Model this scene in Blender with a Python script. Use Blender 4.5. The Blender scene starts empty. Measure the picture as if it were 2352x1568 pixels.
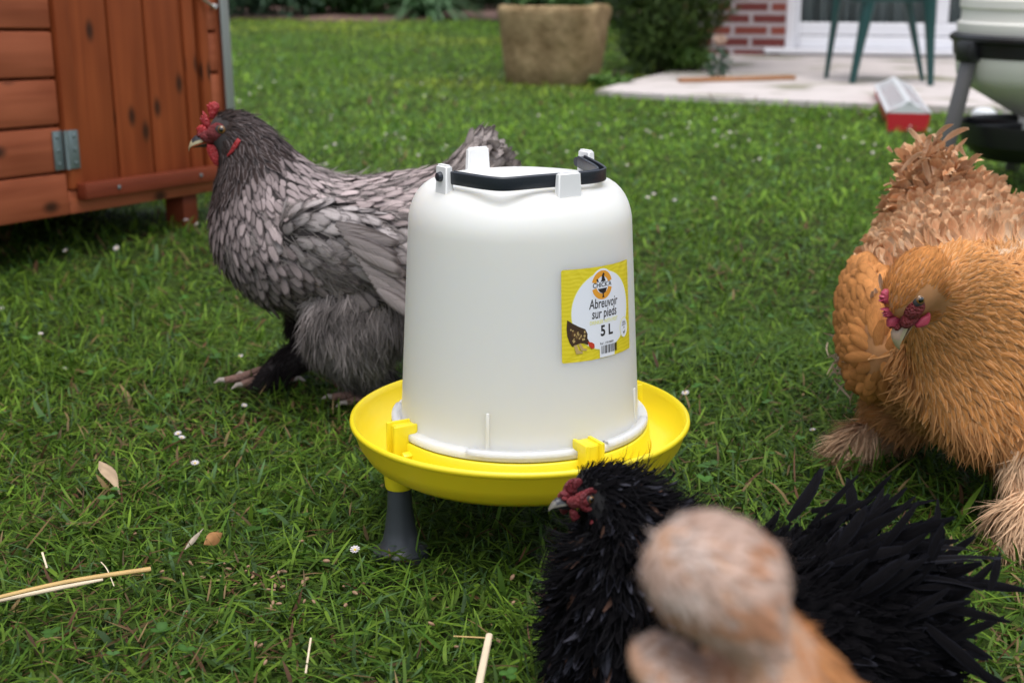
import bpy, bmesh, math, random
import numpy as np
from mathutils import Vector, Matrix, kdtree
R_ = math.radians
rng = np.random.default_rng(7); random.seed(7)
C = bpy.context.scene.collection
sc = bpy.context.scene

# ------------------------------------------------------------------ camera
F = 3130.; CX, CY = 1176., 784.; PITCH = R_(15.75); CH = .51
cd = bpy.data.cameras.new('camera'); cam = bpy.data.objects.new('camera', cd); C.objects.link(cam)
cam.location = (0, 0, CH); cam.rotation_euler = (R_(90) - PITCH, 0, 0)
cd.sensor_width = 36; cd.lens = 36 * F / 2352; cd.clip_start = .02; cd.clip_end = 300
cd.dof.use_dof = True; cd.dof.focus_distance = 1.14; cd.dof.aperture_fstop = 8.0
sc.camera = cam
# ------------------------------------------------------------------ sky and light (overcast)
w = bpy.data.worlds.new('World'); sc.world = w; w.use_nodes = True
nt = w.node_tree; nt.nodes.clear()
sky = nt.nodes.new('ShaderNodeTexSky'); sky.sky_type = 'NISHITA'; sky.sun_disc = False
SUN_EL, SUN_AZ = R_(78), R_(170)
sky.sun_elevation = SUN_EL; sky.sun_rotation = SUN_AZ; sky.air_density = 1.0; sky.dust_density = 3.0
bg = nt.nodes.new('ShaderNodeBackground'); bg.inputs[1].default_value = .14
ow = nt.nodes.new('ShaderNodeOutputWorld')
hs = nt.nodes.new('ShaderNodeHueSaturation'); hs.inputs['Saturation'].default_value = .42
nt.links.new(sky.outputs[0], hs.inputs['Color']); nt.links.new(hs.outputs[0], bg.inputs[0]); nt.links.new(bg.outputs[0], ow.inputs[0])
sd = bpy.data.lights.new('sun', 'SUN'); sd.energy = 1.1; sd.angle = R_(50); sd.color = (1, .97, .93)
so = bpy.data.objects.new('sun', sd); C.objects.link(so)
dv = Vector((math.sin(SUN_AZ) * math.cos(SUN_EL), math.cos(SUN_AZ) * math.cos(SUN_EL), math.sin(SUN_EL)))
so.rotation_euler = dv.to_track_quat('Z', 'Y').to_euler()
sc.view_settings.view_transform = 'Standard'; sc.view_settings.look = 'None'
sc.view_settings.exposure = .78; sc.view_settings.gamma = 1

# ------------------------------------------------------------------ pixel helpers (pixels of a 2352 x 1568 view)
cp, sp = math.cos(PITCH), math.sin(PITCH)
def ray(x, y):
    u = (x - CX) / F; v = (CY - y) / F
    return np.array([u, cp + v * sp, -sp + v * cp])
def G(x, y, z=0.):
    r = ray(x, y); return r * ((z - CH) / r[2]) + [0, 0, CH]
def PD(x, y, Y):
    r = ray(x, y); return r * (Y / r[1]) + [0, 0, CH]

# ------------------------------------------------------------------ object helpers
def tag(o, label=None, cat=None, group=None, kind=None):
    if label: o['label'] = label
    if cat: o['category'] = cat
    if group: o['group'] = group
    if kind: o['kind'] = kind
    return o
def thing(name, loc, label, cat, group=None):
    o = bpy.data.objects.new(name, None); C.objects.link(o); o.location = loc; o.empty_display_size = .02
    return tag(o, label, cat, group)
def world_loc(o):
    v = Vector(o.location)
    while o.parent: o = o.parent; v = v + Vector(o.location)
    return v
def put(name, me, parent=None, loc=None):
    """link mesh as object; mesh is in world coordinates unless loc given"""
    o = bpy.data.objects.new(name, me); C.objects.link(o)
    if parent is not None:
        o.parent = parent
        L = world_loc(parent)
        if loc is None:
            me.transform(Matrix.Translation(-L))
        else: o.location = Vector(loc) - L
    elif loc is not None: o.location = loc
    return o
class MB:
    def __init__(s): s.bm = bmesh.new(); s.uv = s.bm.loops.layers.uv.new('UVMap')
    def box(s, size, M=None, bevel=0, seg=2, mi=0, uvo=None, taper=None):
        b = bmesh.new(); u = b.loops.layers.uv.new('UVMap')
        bmesh.ops.create_cube(b, size=1)
        for v in b.verts:
            v.co = Vector((v.co.x * size[0], v.co.y * size[1], v.co.z * size[2]))
            if taper and v.co.z < 0: v.co.x *= taper[0]; v.co.y *= taper[1]
        if bevel > 0: bmesh.ops.bevel(b, geom=list(b.edges), offset=bevel, segments=seg, affect='EDGES', profile=.5)
        off = uvo if uvo is not None else (random.random() * 20, random.random() * 20)
        for f in b.faces:
            n = f.normal; f.smooth = True
            for l in f.loops:
                c = l.vert.co
                y = c.z if abs(n.y) >= abs(n.z) else c.y
                if abs(n.x) > .7: l[u].uv = (c.y + off[0], c.z + off[1])
                else: l[u].uv = (c.x + off[0], y + off[1])
        s.add(b, M, mi); return s
    def add(s, b, M=None, mi=0):
        if M is not None: bmesh.ops.transform(b, matrix=M, verts=b.verts)
        u = b.loops.layers.uv.get('UVMap')
        vm = {v: s.bm.verts.new(v.co) for v in b.verts}
        for f in b.faces:
            try: nf = s.bm.faces.new([vm[v] for v in f.verts])
            except ValueError: continue
            nf.material_index = mi; nf.smooth = f.smooth
            if u:
                for l, m in zip(nf.loops, f.loops): l[s.uv].uv = m[u].uv
        b.free()
    def lathe(s, prof, c=(0, 0, 0), seg=64, mi=0, close=False):
        rings = []
        for r, z in prof:
            if r < 1e-6: rings.append([s.bm.verts.new((c[0], c[1], c[2] + z))]); continue
            rings.append([s.bm.verts.new((c[0] + r * math.cos(2 * math.pi * i / seg), c[1] + r * math.sin(2 * math.pi * i / seg), c[2] + z)) for i in range(seg)])
        for a, b in zip(rings, rings[1:]):
            for i in range(seg):
                j = (i + 1) % seg
                q = [a[i % len(a)], a[j % len(a)], b[j % len(b)], b[i % len(b)]]
                q2 = []
                for v in q:
                    if v not in q2: q2.append(v)
                if len(q2) > 2:
                    f = s.bm.faces.new(q2); f.smooth = True; f.material_index = mi
        return s
    def tube(s, pts, rad, seg=10, mi=0, flat=None, cap=True):
        pts = [Vector(p) for p in pts]; rings = []
        up = Vector((0, 0, 1)); last = None
        for i, p in enumerate(pts):
            t = (pts[min(i + 1, len(pts) - 1)] - pts[max(i - 1, 0)]).normalized()
            if last is None: a = up.cross(t); a = a if a.length > .1 else Vector((1, 0, 0)).cross(t)
            else: a = last - t * last.dot(t)
            a.normalize(); last = a; b = t.cross(a)
            r = rad[i] if hasattr(rad, '__len__') else rad
            rx, ry = (r if hasattr(r, '__len__') else (r, r))
            rings.append([s.bm.verts.new(p + a * rx * math.cos(2 * math.pi * k / seg) + b * ry * math.sin(2 * math.pi * k / seg)) for k in range(seg)])
        for A, B in zip(rings, rings[1:]):
            for k in range(seg):
                f = s.bm.faces.new((A[k], A[(k + 1) % seg], B[(k + 1) % seg], B[k])); f.smooth = True; f.material_index = mi
        if cap:
            for Rg in (rings[0][::-1], rings[-1]):
                f = s.bm.faces.new(Rg); f.material_index = mi; f.smooth = True
        return s
    def sphere(s, c, r, M=None, u=20, v=12, mi=0):
        b = bmesh.new(); bmesh.ops.create_uvsphere(b, u_segments=u, v_segments=v, radius=1)
        for f in b.faces: f.smooth = True
        r = r if hasattr(r, '__len__') else (r, r, r)
        T = Matrix.Translation(Vector(c)) @ (M if M is not None else Matrix()) @ Matrix.Diagonal((*r, 1))
        s.add(b, T, mi); return s
    def poly(s, pts, mi=0, smooth=False):
        f = s.bm.faces.new([s.bm.verts.new(Vector(p)) for p in pts]); f.material_index = mi; f.smooth = smooth; return s
    def mesh(s, name, mats, sharp=35):
        bmesh.ops.recalc_face_normals(s.bm, faces=s.bm.faces)
        me = bpy.data.meshes.new(name); s.bm.to_mesh(me); s.bm.free()
        for m in (mats if isinstance(mats, (list, tuple)) else [mats]): me.materials.append(m)
        if sharp: me.set_sharp_from_angle(angle=R_(sharp))
        return me
    def build(s, name, mats, parent=None, loc=None, sharp=35): return put(name, s.mesh(name, mats, sharp), parent, loc)

def frame(o, x, y, z):  # matrix from axes
    x, y, z = Vector(x).normalized(), Vector(y).normalized(), Vector(z).normalized()
    M = Matrix((x, y, z)).transposed().to_4x4(); M.translation = Vector(o); return M

# ------------------------------------------------------------------ materials
def newmat(name):
    m = bpy.data.materials.new(name); m.use_nodes = True; t = m.node_tree
    return m, t, t.nodes['Principled BSDF']
def plain(name, col, rough=.5, bump=0, bscale=60, var=.12, vscale=12, metal=0, spec=.5, sss=0, sssr=.01, coat=0, coords='Object'):
    m, t, p = newmat(name); N = t.nodes; L = t.links
    tc = N.new('ShaderNodeTexCoord'); no = N.new('ShaderNodeTexNoise'); no.inputs['Scale'].default_value = vscale; no.inputs['Detail'].default_value = 6
    L.new(tc.outputs[coords], no.inputs['Vector'])
    mx = N.new('ShaderNodeMix'); mx.data_type = 'RGBA'
    mx.inputs[6].default_value = (*[c * (1 - var) for c in col], 1); mx.inputs[7].default_value = (*[min(1, c * (1 + var)) for c in col], 1)
    L.new(no.outputs['Fac'], mx.inputs[0]); L.new(mx.outputs[2], p.inputs['Base Color'])
    p.inputs['Roughness'].default_value = rough; p.inputs['Metallic'].default_value = metal; p.inputs['Specular IOR Level'].default_value = spec
    if coat: p.inputs['Coat Weight'].default_value = coat
    if sss: p.inputs['Subsurface Weight'].default_value = sss; p.inputs['Subsurface Radius'].default_value = (sssr, sssr * .9, sssr * .7); p.inputs['Subsurface Scale'].default_value = 1
    if bump:
        n2 = N.new('ShaderNodeTexNoise'); n2.inputs['Scale'].default_value = bscale; n2.inputs['Detail'].default_value = 8
        L.new(tc.outputs[coords], n2.inputs['Vector'])
        b = N.new('ShaderNodeBump'); b.inputs['Strength'].default_value = bump; b.inputs['Distance'].default_value = .01
        L.new(n2.outputs['Fac'], b.inputs['Height']); L.new(b.outputs[0], p.inputs['Normal'])
    return m
def attr_mat(name, rough=.6, trans=.25, spec=.3, streak=0):
    m, t, p = newmat(name); N = t.nodes; L = t.links
    a = N.new('ShaderNodeAttribute'); a.attribute_name = 'Col'
    L.new(a.outputs['Color'], p.inputs['Base Color']); p.inputs['Roughness'].default_value = rough; p.inputs['Specular IOR Level'].default_value = spec
    if trans:
        tr = N.new('ShaderNodeBsdfTranslucent'); L.new(a.outputs['Color'], tr.inputs[0])
        mx = N.new('ShaderNodeMixShader'); mx.inputs[0].default_value = trans
        L.new(p.outputs[0], mx.inputs[1]); L.new(tr.outputs[0], mx.inputs[2]); L.new(mx.outputs[0], N['Material Output'].inputs[0])
    return m
def feather_mat(name, lace0=.62, lace1=.98, shaft=.0, barb=.22, rough=.62, spec=.12):
    m, t, p = newmat(name); N = t.nodes; L = t.links
    def node(ty, **k):
        n = N.new(ty)
        for a, b in k.items(): setattr(n, a, b)
        return n
    def math_(op, a, b=None):
        n = N.new('ShaderNodeMath'); n.operation = op
        for i, x in enumerate((a, b)):
            if x is None: continue
            if isinstance(x, (int, float)): n.inputs[i].default_value = x
            else: L.new(x, n.inputs[i])
        return n.outputs[0]
    uv = N.new('ShaderNodeUVMap'); uv.uv_map = 'UVMap'; sx = N.new('ShaderNodeSeparateXYZ'); L.new(uv.outputs[0], sx.inputs[0])
    v = math_('ABSOLUTE', math_('SUBTRACT', math_('MULTIPLY', sx.outputs[1], 2), 1))
    tip = math_('POWER', sx.outputs[0], 3)
    geo = N.new('ShaderNodeNewGeometry')
    cmb = N.new('ShaderNodeCombineXYZ')
    L.new(math_('ADD', math_('MULTIPLY', sx.outputs[0], 26.), math_('MULTIPLY', v, -9.)), cmb.inputs[0]); L.new(math_('MULTIPLY', sx.outputs[1], 2.), cmb.inputs[1])
    a = N.new('ShaderNodeAttribute'); a.attribute_name = 'Col'; e = N.new('ShaderNodeAttribute'); e.attribute_name = 'Edge'
    L.new(math_('MULTIPLY', e.outputs['Alpha'], 37.), cmb.inputs[2])
    no = N.new('ShaderNodeTexNoise'); no.inputs['Scale'].default_value = 1.; no.inputs['Detail'].default_value = 3; L.new(cmb.outputs[0], no.inputs['Vector'])
    mxv = math_('ADD', math_('MAXIMUM', v, tip), math_('MULTIPLY', math_('SUBTRACT', no.outputs['Fac'], .5), .45))
    mr = N.new('ShaderNodeMapRange'); mr.interpolation_type = 'SMOOTHSTEP'; mr.inputs[1].default_value = lace0; mr.inputs[2].default_value = lace1
    L.new(mxv, mr.inputs[0])
    mx = N.new('ShaderNodeMix'); mx.data_type = 'RGBA'; L.new(mr.outputs[0], mx.inputs[0]); L.new(a.outputs['Color'], mx.inputs[6]); L.new(e.outputs['Color'], mx.inputs[7])
    # barb streaks
    mu = N.new('ShaderNodeMix'); mu.data_type = 'RGBA'; mu.blend_type = 'MULTIPLY'; mu.inputs[0].default_value = 1
    g = math_('ADD', math_('MULTIPLY', math_('SUBTRACT', no.outputs['Fac'], .5), barb * 4), 1.)
    cg = N.new('ShaderNodeCombineXYZ')
    for i in range(3): L.new(g, cg.inputs[i])
    L.new(mx.outputs[2], mu.inputs[6]); L.new(cg.outputs[0], mu.inputs[7])
    L.new(mu.outputs[2], p.inputs['Base Color'])
    p.inputs['Roughness'].default_value = rough; p.inputs['Specular IOR Level'].default_value = spec
    bp = N.new('ShaderNodeBump'); bp.inputs['Strength'].default_value = .5; bp.inputs['Distance'].default_value = .002
    L.new(no.outputs['Fac'], bp.inputs['Height']); L.new(bp.outputs[0], p.inputs['Normal'])
    tr = N.new('ShaderNodeBsdfTranslucent'); L.new(mu.outputs[2], tr.inputs[0])
    ms = N.new('ShaderNodeMixShader'); ms.inputs[0].default_value = .15
    L.new(p.outputs[0], ms.inputs[1]); L.new(tr.outputs[0], ms.inputs[2]); L.new(ms.outputs[0], N['Material Output'].inputs[0])
    return m
def wood_mat(name, c1, c2, knot=(.06, .02, .01), rough=.55):
    m, t, p = newmat(name); N = t.nodes; L = t.links
    uv = N.new('ShaderNodeUVMap'); uv.uv_map = 'UVMap'
    mp = N.new('ShaderNodeMapping'); mp.inputs['Scale'].default_value = (1.4, 26, 1); L.new(uv.outputs[0], mp.inputs[0])
    no = N.new('ShaderNodeTexNoise'); no.inputs['Scale'].default_value = 1.6; no.inputs['Detail'].default_value = 6; no.inputs['Distortion'].default_value = .6; L.new(mp.outputs[0], no.inputs[0])
    mp2 = N.new('ShaderNodeMapping'); mp2.inputs['Scale'].default_value = (1, 1.6, 1); L.new(uv.outputs[0], mp2.inputs[0])
    n2 = N.new('ShaderNodeTexNoise'); n2.inputs['Scale'].default_value = 5; n2.inputs['Detail'].default_value = 2; L.new(mp2.outputs[0], n2.inputs[0])
    mp3 = N.new('ShaderNodeMapping'); mp3.inputs['Scale'].default_value = (4.6, 8.5, 1); L.new(uv.outputs[0], mp3.inputs[0])
    vo = N.new('ShaderNodeTexVoronoi'); vo.voronoi_dimensions = '2D'; vo.inputs['Scale'].default_value = 1.; L.new(mp3.outputs[0], vo.inputs[0])
    kr = N.new('ShaderNodeMapRange'); kr.interpolation_type = 'SMOOTHSTEP'; kr.inputs[1].default_value = .13; kr.inputs[2].default_value = .02; L.new(vo.outputs['Distance'], kr.inputs[0])
    cr = N.new('ShaderNodeValToRGB'); cr.color_ramp.elements[0].position = .3; cr.color_ramp.elements[1].position = .72
    cr.color_ramp.elements[0].color = (*c1, 1); cr.color_ramp.elements[1].color = (*c2, 1)
    ad = N.new('ShaderNodeMath'); ad.operation = 'MULTIPLY_ADD'; ad.inputs[1].default_value = .55; ad.inputs[2].default_value = .2
    L.new(no.outputs['Fac'], ad.inputs[0])
    a2 = N.new('ShaderNodeMath'); a2.operation = 'MULTIPLY_ADD'; a2.inputs[1].default_value = .5; L.new(n2.outputs['Fac'], a2.inputs[0]); L.new(ad.outputs[0], a2.inputs[2])
    a3 = N.new('ShaderNodeMath'); a3.operation = 'SUBTRACT'; L.new(a2.outputs[0], a3.inputs[0]); a3.inputs[1].default_value = .2
    L.new(a3.outputs[0], cr.inputs[0])
    mx = N.new('ShaderNodeMix'); mx.data_type = 'RGBA'; L.new(kr.outputs[0], mx.inputs[0]); L.new(cr.outputs[0], mx.inputs[6]); mx.inputs[7].default_value = (*knot, 1)
    L.new(mx.outputs[2], p.inputs['Base Color']); p.inputs['Roughness'].default_value = rough; p.inputs['Specular IOR Level'].default_value = .2
    b = N.new('ShaderNodeBump'); b.inputs['Strength'].default_value = .25; b.inputs['Distance'].default_value = .003; L.new(no.outputs['Fac'], b.inputs['Height']); L.new(b.outputs[0], p.inputs['Normal'])
    return m

# ------------------------------------------------------------------ numpy geometry
def nrm(a): return a / np.maximum(np.linalg.norm(a, axis=-1, keepdims=True), 1e-9)
def hnoise(x, y, seed=0):
    def h(i, j):
        n = (i * 374761393 + j * 668265263 + seed * 1442695) & 0xffffffff
        n = ((n ^ (n >> 13)) * 1274126177) & 0xffffffff
        return ((n ^ (n >> 16)) & 0xffff) / 65535.
    x = np.asarray(x, float); y = np.asarray(y, float)
    i = np.floor(x).astype(np.int64); j = np.floor(y).astype(np.int64); fx = x - i; fy = y - j
    fx = fx * fx * (3 - 2 * fx); fy = fy * fy * (3 - 2 * fy)
    return (h(i, j) * (1 - fx) + h(i + 1, j) * fx) * (1 - fy) + (h(i, j + 1) * (1 - fx) + h(i + 1, j + 1) * fx) * fy
def fbm(x, y, seed=0, o=3):
    s = 0; a = 1; n = 0
    for k in range(o): s = s + a * hnoise(x * 2 ** k, y * 2 ** k, seed + k); n += a; a *= .5
    return s / n
def np_mesh(name, V, Fc, mats, cols=None, uvs=None, mi=None, smooth=True):
    """V (n,3), Fc (m,k) same-size faces"""
    me = bpy.data.meshes.new(name); n = len(V); m, k = Fc.shape
    me.vertices.add(n); me.vertices.foreach_set('co', V.astype(np.float32).ravel())
    me.loops.add(m * k); me.loops.foreach_set('vertex_index', Fc.astype(np.int32).ravel())
    me.polygons.add(m); me.polygons.foreach_set('loop_start', np.arange(0, m * k, k, dtype=np.int32))
    me.polygons.foreach_set('use_smooth', np.full(m, smooth))
    if mi is not None: me.polygons.foreach_set('material_index', mi.astype(np.int32))
    for m_ in (mats if isinstance(mats, (list, tuple)) else [mats]): me.materials.append(m_)
    for nm, c in (cols or {}).items():
        at = me.color_attributes.new(nm, 'FLOAT_COLOR', 'POINT')
        if c.shape[1] == 3: c = np.hstack([c, np.ones((len(c), 1))])
        at.data.foreach_set('color', c.astype(np.float32).ravel())
    if uvs is not None:
        u = me.uv_layers.new(name='UVMap'); u.data.foreach_set('uv', uvs[Fc.ravel()].astype(np.float32).ravel())
    me.update(calc_edges=True)
    return me
def ribbon(P, N, T, L, W, lift, curl, prof, cols=2, rows=None, camber=0., side=None, tw=0., fray=0.):
    """blades / feathers. P,N,T (n,3); L,W,lift,curl (n,); prof (n,R) or (R,) width profile"""
    n = len(P); prof = np.asarray(prof, float)
    if prof.ndim == 1: prof = np.tile(prof, (n, 1))
    R = prof.shape[1]; B = nrm(np.cross(N, T))
    if np.ndim(tw) or tw:
        B = nrm(B * np.cos(tw)[:, None] + N * np.sin(tw)[:, None])
    u = np.linspace(0, 1, R); vv = np.linspace(-1, 1, cols)
    ang = lift[:, None] + curl[:, None] * u[None]
    ds = (L / (R - 1))[:, None]
    ca, sa = np.cos(ang) * ds, np.sin(ang) * ds
    al = np.concatenate([np.zeros((n, 1)), np.cumsum((ca[:, 1:] + ca[:, :-1]) / 2, 1)], 1)
    he = np.concatenate([np.zeros((n, 1)), np.cumsum((sa[:, 1:] + sa[:, :-1]) / 2, 1)], 1)
    ctr = P[:, None] + al[..., None] * T[:, None] + he[..., None] * N[:, None]
    if side is not None: ctr = ctr + (side[:, None] * (u ** 2)[None] * L[:, None])[..., None] * B[:, None]
    nn = N[:, None] * np.cos(ang)[..., None] - T[:, None] * np.sin(ang)[..., None]
    wd = prof * W[:, None]
    V = ctr[:, :, None] + (vv[None, None] * wd[..., None])[..., None] * B[:, None, None] - (camber * (vv ** 2)[None, None] * wd[..., None])[..., None] * nn[:, :, None]
    if fray:
        j = rng.normal(0, fray, (n, R, cols)) * np.abs(vv)[None, None] * (u ** 1.5)[None, :, None] * L[:, None, None]
        V = V + j[..., None] * T[:, None, None]
    idx = np.arange(n * R * cols).reshape(n, R, cols)
    Fc = np.stack([idx[:, :-1, :-1], idx[:, :-1, 1:], idx[:, 1:, 1:], idx[:, 1:, :-1]], -1).reshape(-1, 4)
    uv = np.stack(np.broadcast_arrays(u[None, :, None], ((vv + 1) / 2)[None, None]), -1)
    uv = np.broadcast_to(uv, (n, R, cols, 2)).reshape(-1, 2)
    return V.reshape(-1, 3), Fc, uv, R * cols
def join(parts):
    V, Fc, Cs = [], [], []; o = 0
    for v, f, c in parts: V.append(v); Fc.append(f + o); Cs.append(c); o += len(v)
    return np.vstack(V), np.vstack(Fc), np.vstack(Cs)
def rep(c, k): return np.repeat(c, k, axis=0)
# ================================================================== SETTING
PATIO_Z = .022
WA, WB = G(1640, 126, .02), G(2180, 133, .02)
wd_ = nrm(WB - WA); wn = np.array([wd_[1], -wd_[0], 0])  # wall direction, outward normal (towards the camera)
def wuv(px, py):
    r = ray(px, py); o = np.array([0, 0, CH]); t = ((WA - o) @ wn) / (r @ wn); p = o + r * t
    return (p - WA) @ wd_, p[2]
patio_px = [(1368, 207), (1420, 211), (1500, 216), (1600, 221), (1700, 226), (1800, 230), (1900, 234), (2040, 239), (2180, 244), (2420, 252)]
PP = [G(x, y, PATIO_Z)[:2] for x, y in patio_px]
e_ = WA + wd_ * 3.2
PP += [np.array([4.2, PP[-1][1] - .1]), np.array([4.2, 7.6]), (WA + wd_ * .0)[:2], G(1600, 140, PATIO_Z)[:2], G(1560, 160, PATIO_Z)[:2], G(1480, 178, PATIO_Z)[:2], G(1410, 196, PATIO_Z)[:2]]
PP = np.array(PP)
def inpoly(x, y, P):
    c = np.zeros(len(x), bool); j = len(P) - 1
    for i in range(len(P)):
        a, b = P[i], P[j]
        m = ((a[1] > y) != (b[1] > y)) & (x < (b[0] - a[0]) * (y - a[1]) / (b[1] - a[1] + 1e-12) + a[0])
        c ^= m; j = i
    return c

# soil / lawn base sheet
def ground_h(x, y): return (fbm(x * 1.3, y * 1.3, 3) - .5) * .02 * np.clip((np.hypot(x, y - 1.2) - .5), 0, 1)
def grid_sheet(name, xs, ys, zf, mat):
    X, Y = np.meshgrid(xs, ys); Z = zf(X, Y)
    V = np.stack([X, Y, Z], -1).reshape(-1, 3); nx, ny = len(xs), len(ys)
    i = np.arange(nx * ny).reshape(ny, nx)
    Fc = np.stack([i[:-1, :-1], i[:-1, 1:], i[1:, 1:], i[1:, :-1]], -1).reshape(-1, 4)
    return np_mesh(name, V, Fc, mat)
m_soil, t, p = newmat('lawn_soil')
N, L = t.nodes, t.links
tc = N.new('ShaderNodeTexCoord'); n1 = N.new('ShaderNodeTexNoise'); n1.inputs['Scale'].default_value = 45; n1.inputs['Detail'].default_value = 8
n2 = N.new('ShaderNodeTexNoise'); n2.inputs['Scale'].default_value = 3; n2.inputs['Detail'].default_value = 4
L.new(tc.outputs['Object'], n1.inputs[0]); L.new(tc.outputs['Object'], n2.inputs[0])
cr = N.new('ShaderNodeValToRGB'); cr.color_ramp.elements[0].color = (.018, .022, .008, 1); cr.color_ramp.elements[1].color = (.06, .11, .018, 1)
cr.color_ramp.elements[0].position = .38; cr.color_ramp.elements[1].position = .62
e = cr.color_ramp.elements.new(.8); e.color = (.10, .085, .04, 1)
mm = N.new('ShaderNodeMath'); mm.operation = 'MULTIPLY_ADD'; mm.inputs[1].default_value = .6; L.new(n1.outputs['Fac'], mm.inputs[0])
m2 = N.new('ShaderNodeMath'); m2.operation = 'MULTIPLY'; m2.inputs[1].default_value = .4; L.new(n2.outputs['Fac'], m2.inputs[0]); L.new(m2.outputs[0], mm.inputs[2])
L.new(mm.outputs[0], cr.inputs[0]); L.new(cr.outputs[0], p.inputs['Base Color']); p.inputs['Roughness'].default_value = .95; p.inputs['Specular IOR Level'].default_value = .1
b = N.new('ShaderNodeBump'); b.inputs['Distance'].default_value = .02; b.inputs['Strength'].default_value = .8; L.new(n1.outputs['Fac'], b.inputs['Height']); L.new(b.outputs[0], p.inputs['Normal'])
xs = np.unique(np.concatenate([np.linspace(-70, -6, 14), np.linspace(-6, 6, 70), np.linspace(6, 70, 14)])); ys = np.unique(np.concatenate([np.linspace(-70, -2, 12), np.linspace(-2, 14, 90), np.linspace(14, 120, 14)]))
tag(put('ground', grid_sheet('ground', xs, ys, ground_h, m_soil)), kind='structure')

# patio slab
m_patio = plain('patio_stone', (.54, .49, .475), .85, bump=.5, bscale=25, var=.2, vscale=5)
t = m_patio.node_tree; N, L = t.nodes, t.links
pr = N['Principled BSDF']; src = pr.inputs['Base Color'].links[0].from_socket
tc = N.new('ShaderNodeTexCoord'); n3 = N.new('ShaderNodeTexNoise'); n3.inputs['Scale'].default_value = 3.2; n3.inputs['Detail'].default_value = 5; L.new(tc.outputs['Object'], n3.inputs[0])
mr = N.new('ShaderNodeMapRange'); mr.inputs[1].default_value = .52; mr.inputs[2].default_value = .66; mr.inputs[4].default_value = .8; L.new(n3.outputs['Fac'], mr.inputs[0])
mx = N.new('ShaderNodeMix'); mx.data_type = 'RGBA'; L.new(mr.outputs[0], mx.inputs[0]); L.new(src, mx.inputs[6]); mx.inputs[7].default_value = (.15, .15, .07, 1); L.new(mx.outputs[2], pr.inputs['Base Color'])
mb = MB(); bm = mb.bm
top = [bm.verts.new((p[0], p[1], PATIO_Z)) for p in PP]; bot = [bm.verts.new((p[0], p[1], -.06)) for p in PP]
bm.faces.new(top)
for i in range(len(PP)): bm.faces.new((top[i], bot[i], bot[(i + 1) % len(PP)], top[(i + 1) % len(PP)]))
tag(mb.build('patio', m_patio), kind='structure')

# flower bed earth
m_bed = plain('bed_earth', (.13, .075, .06), .95, bump=.8, bscale=30, var=.4, vscale=9)
bx = np.linspace(-5.5, 1.3, 40); by = np.linspace(11.4, 16, 20)
V = grid_sheet('flower_bed', bx, by, lambda X, Y: .012 + ground_h(X, Y) + .03 * fbm(X * 4, Y * 4, 9) - .05 * (np.clip(11.9 + .35 * np.sin(X * 1.3) - Y, 0, 1) > 0), m_bed)
tag(put('flower_bed', V), kind='structure')

# ------------------------------------------------------------------ house
m_brick, t, p = newmat('brick'); N, L = t.nodes, t.links
uv = N.new('ShaderNodeUVMap'); uv.uv_map = 'UVMap'
nw = N.new('ShaderNodeTexNoise'); nw.inputs['Scale'].default_value = 25; L.new(uv.outputs[0], nw.inputs[0])
vm = N.new('ShaderNodeVectorMath'); vm.operation = 'MULTIPLY_ADD'; vm.inputs[1].default_value = (.006, .006, 0); L.new(nw.outputs['Color'], vm.inputs[0]); L.new(uv.outputs[0], vm.inputs[2])
br = N.new('ShaderNodeTexBrick'); br.inputs['Scale'].default_value = 1; br.inputs['Brick Width'].default_value = .185; br.inputs['Row Height'].default_value = .059
br.inputs['Mortar Size'].default_value = .011; br.inputs['Mortar Smooth'].default_value = .2; br.inputs['Bias'].default_value = -.2
br.inputs['Color1'].default_value = (.17, .035, .03, 1); br.inputs['Color2'].default_value = (.32, .075, .045, 1); br.inputs['Mortar'].default_value = (.46, .40, .41, 1)
L.new(vm.outputs[0], br.inputs[0]); L.new(br.outputs['Color'], p.inputs['Base Color']); p.inputs['Roughness'].default_value = .85
b = N.new('ShaderNodeBump'); b.invert = True; b.inputs['Distance'].default_value = .008; L.new(br.outputs['Fac'], b.inputs['Height']); L.new(b.outputs[0], p.inputs['Normal'])
m_pvc = plain('white_frame', (.82, .82, .86), .35, var=.04)
m_sill = plain('grey_sill', (.42, .39, .39), .7, bump=.2)
m_curt = plain('curtain', (.19, .21, .21), .9, var=.15)
m_dark = plain('room_dark', (.03, .03, .035), .9)
m_glass, t, p = newmat('window_glass'); p.inputs['Transmission Weight'].default_value = 1; p.inputs['Roughness'].default_value = .02; p.inputs['IOR'].default_value = 1.15; p.inputs['Base Color'].default_value = (.85, .88, .88, 1)
house = thing('brick_house', tuple(WA), 'red brick house with a white framed glass door behind the patio', 'house')
HM = frame(WA, wd_, -wn, (0, 0, 1))   # x along the wall, y into the house, z up
HM.translation = Vector((WA[0], WA[1], 0))
xd, _ = wuv(1804, 60); xg, zg = wuv(1838, 53); _, zs = wuv(1838, 112)
def hb(nm, boxes, mat, bev=.003, parent=None):
    mb = MB()
    for (x0, x1, y0, y1, z0, z1) in boxes:
        mb.box((x1 - x0, y1 - y0, z1 - z0), HM @ Matrix.Translation(((x0 + x1) / 2, (y0 + y1) / 2, (z0 + z1) / 2)), bev, 1, uvo=((x0 + x1) / 2, (z0 + z1) / 2))
    return mb.build(nm, mat, parent or house)
DW = 1.55
hb('wall', [(-.16, xd, 0, .22, -.1, 2.5), (xd + DW, xd + DW + 1.6, 0, .22, -.1, 2.5), (xd, xd + DW, 0, .22, 2.08, 2.5)], m_brick, 0)
hb('side_wall', [(-.16, -.02, .222, 4, -.1, 2.5)], m_brick, 0); hb('side_wall', [(xd + DW + 1.4, xd + DW + 1.6, .222, 4, -.1, 2.5)], m_brick, 0)
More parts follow.
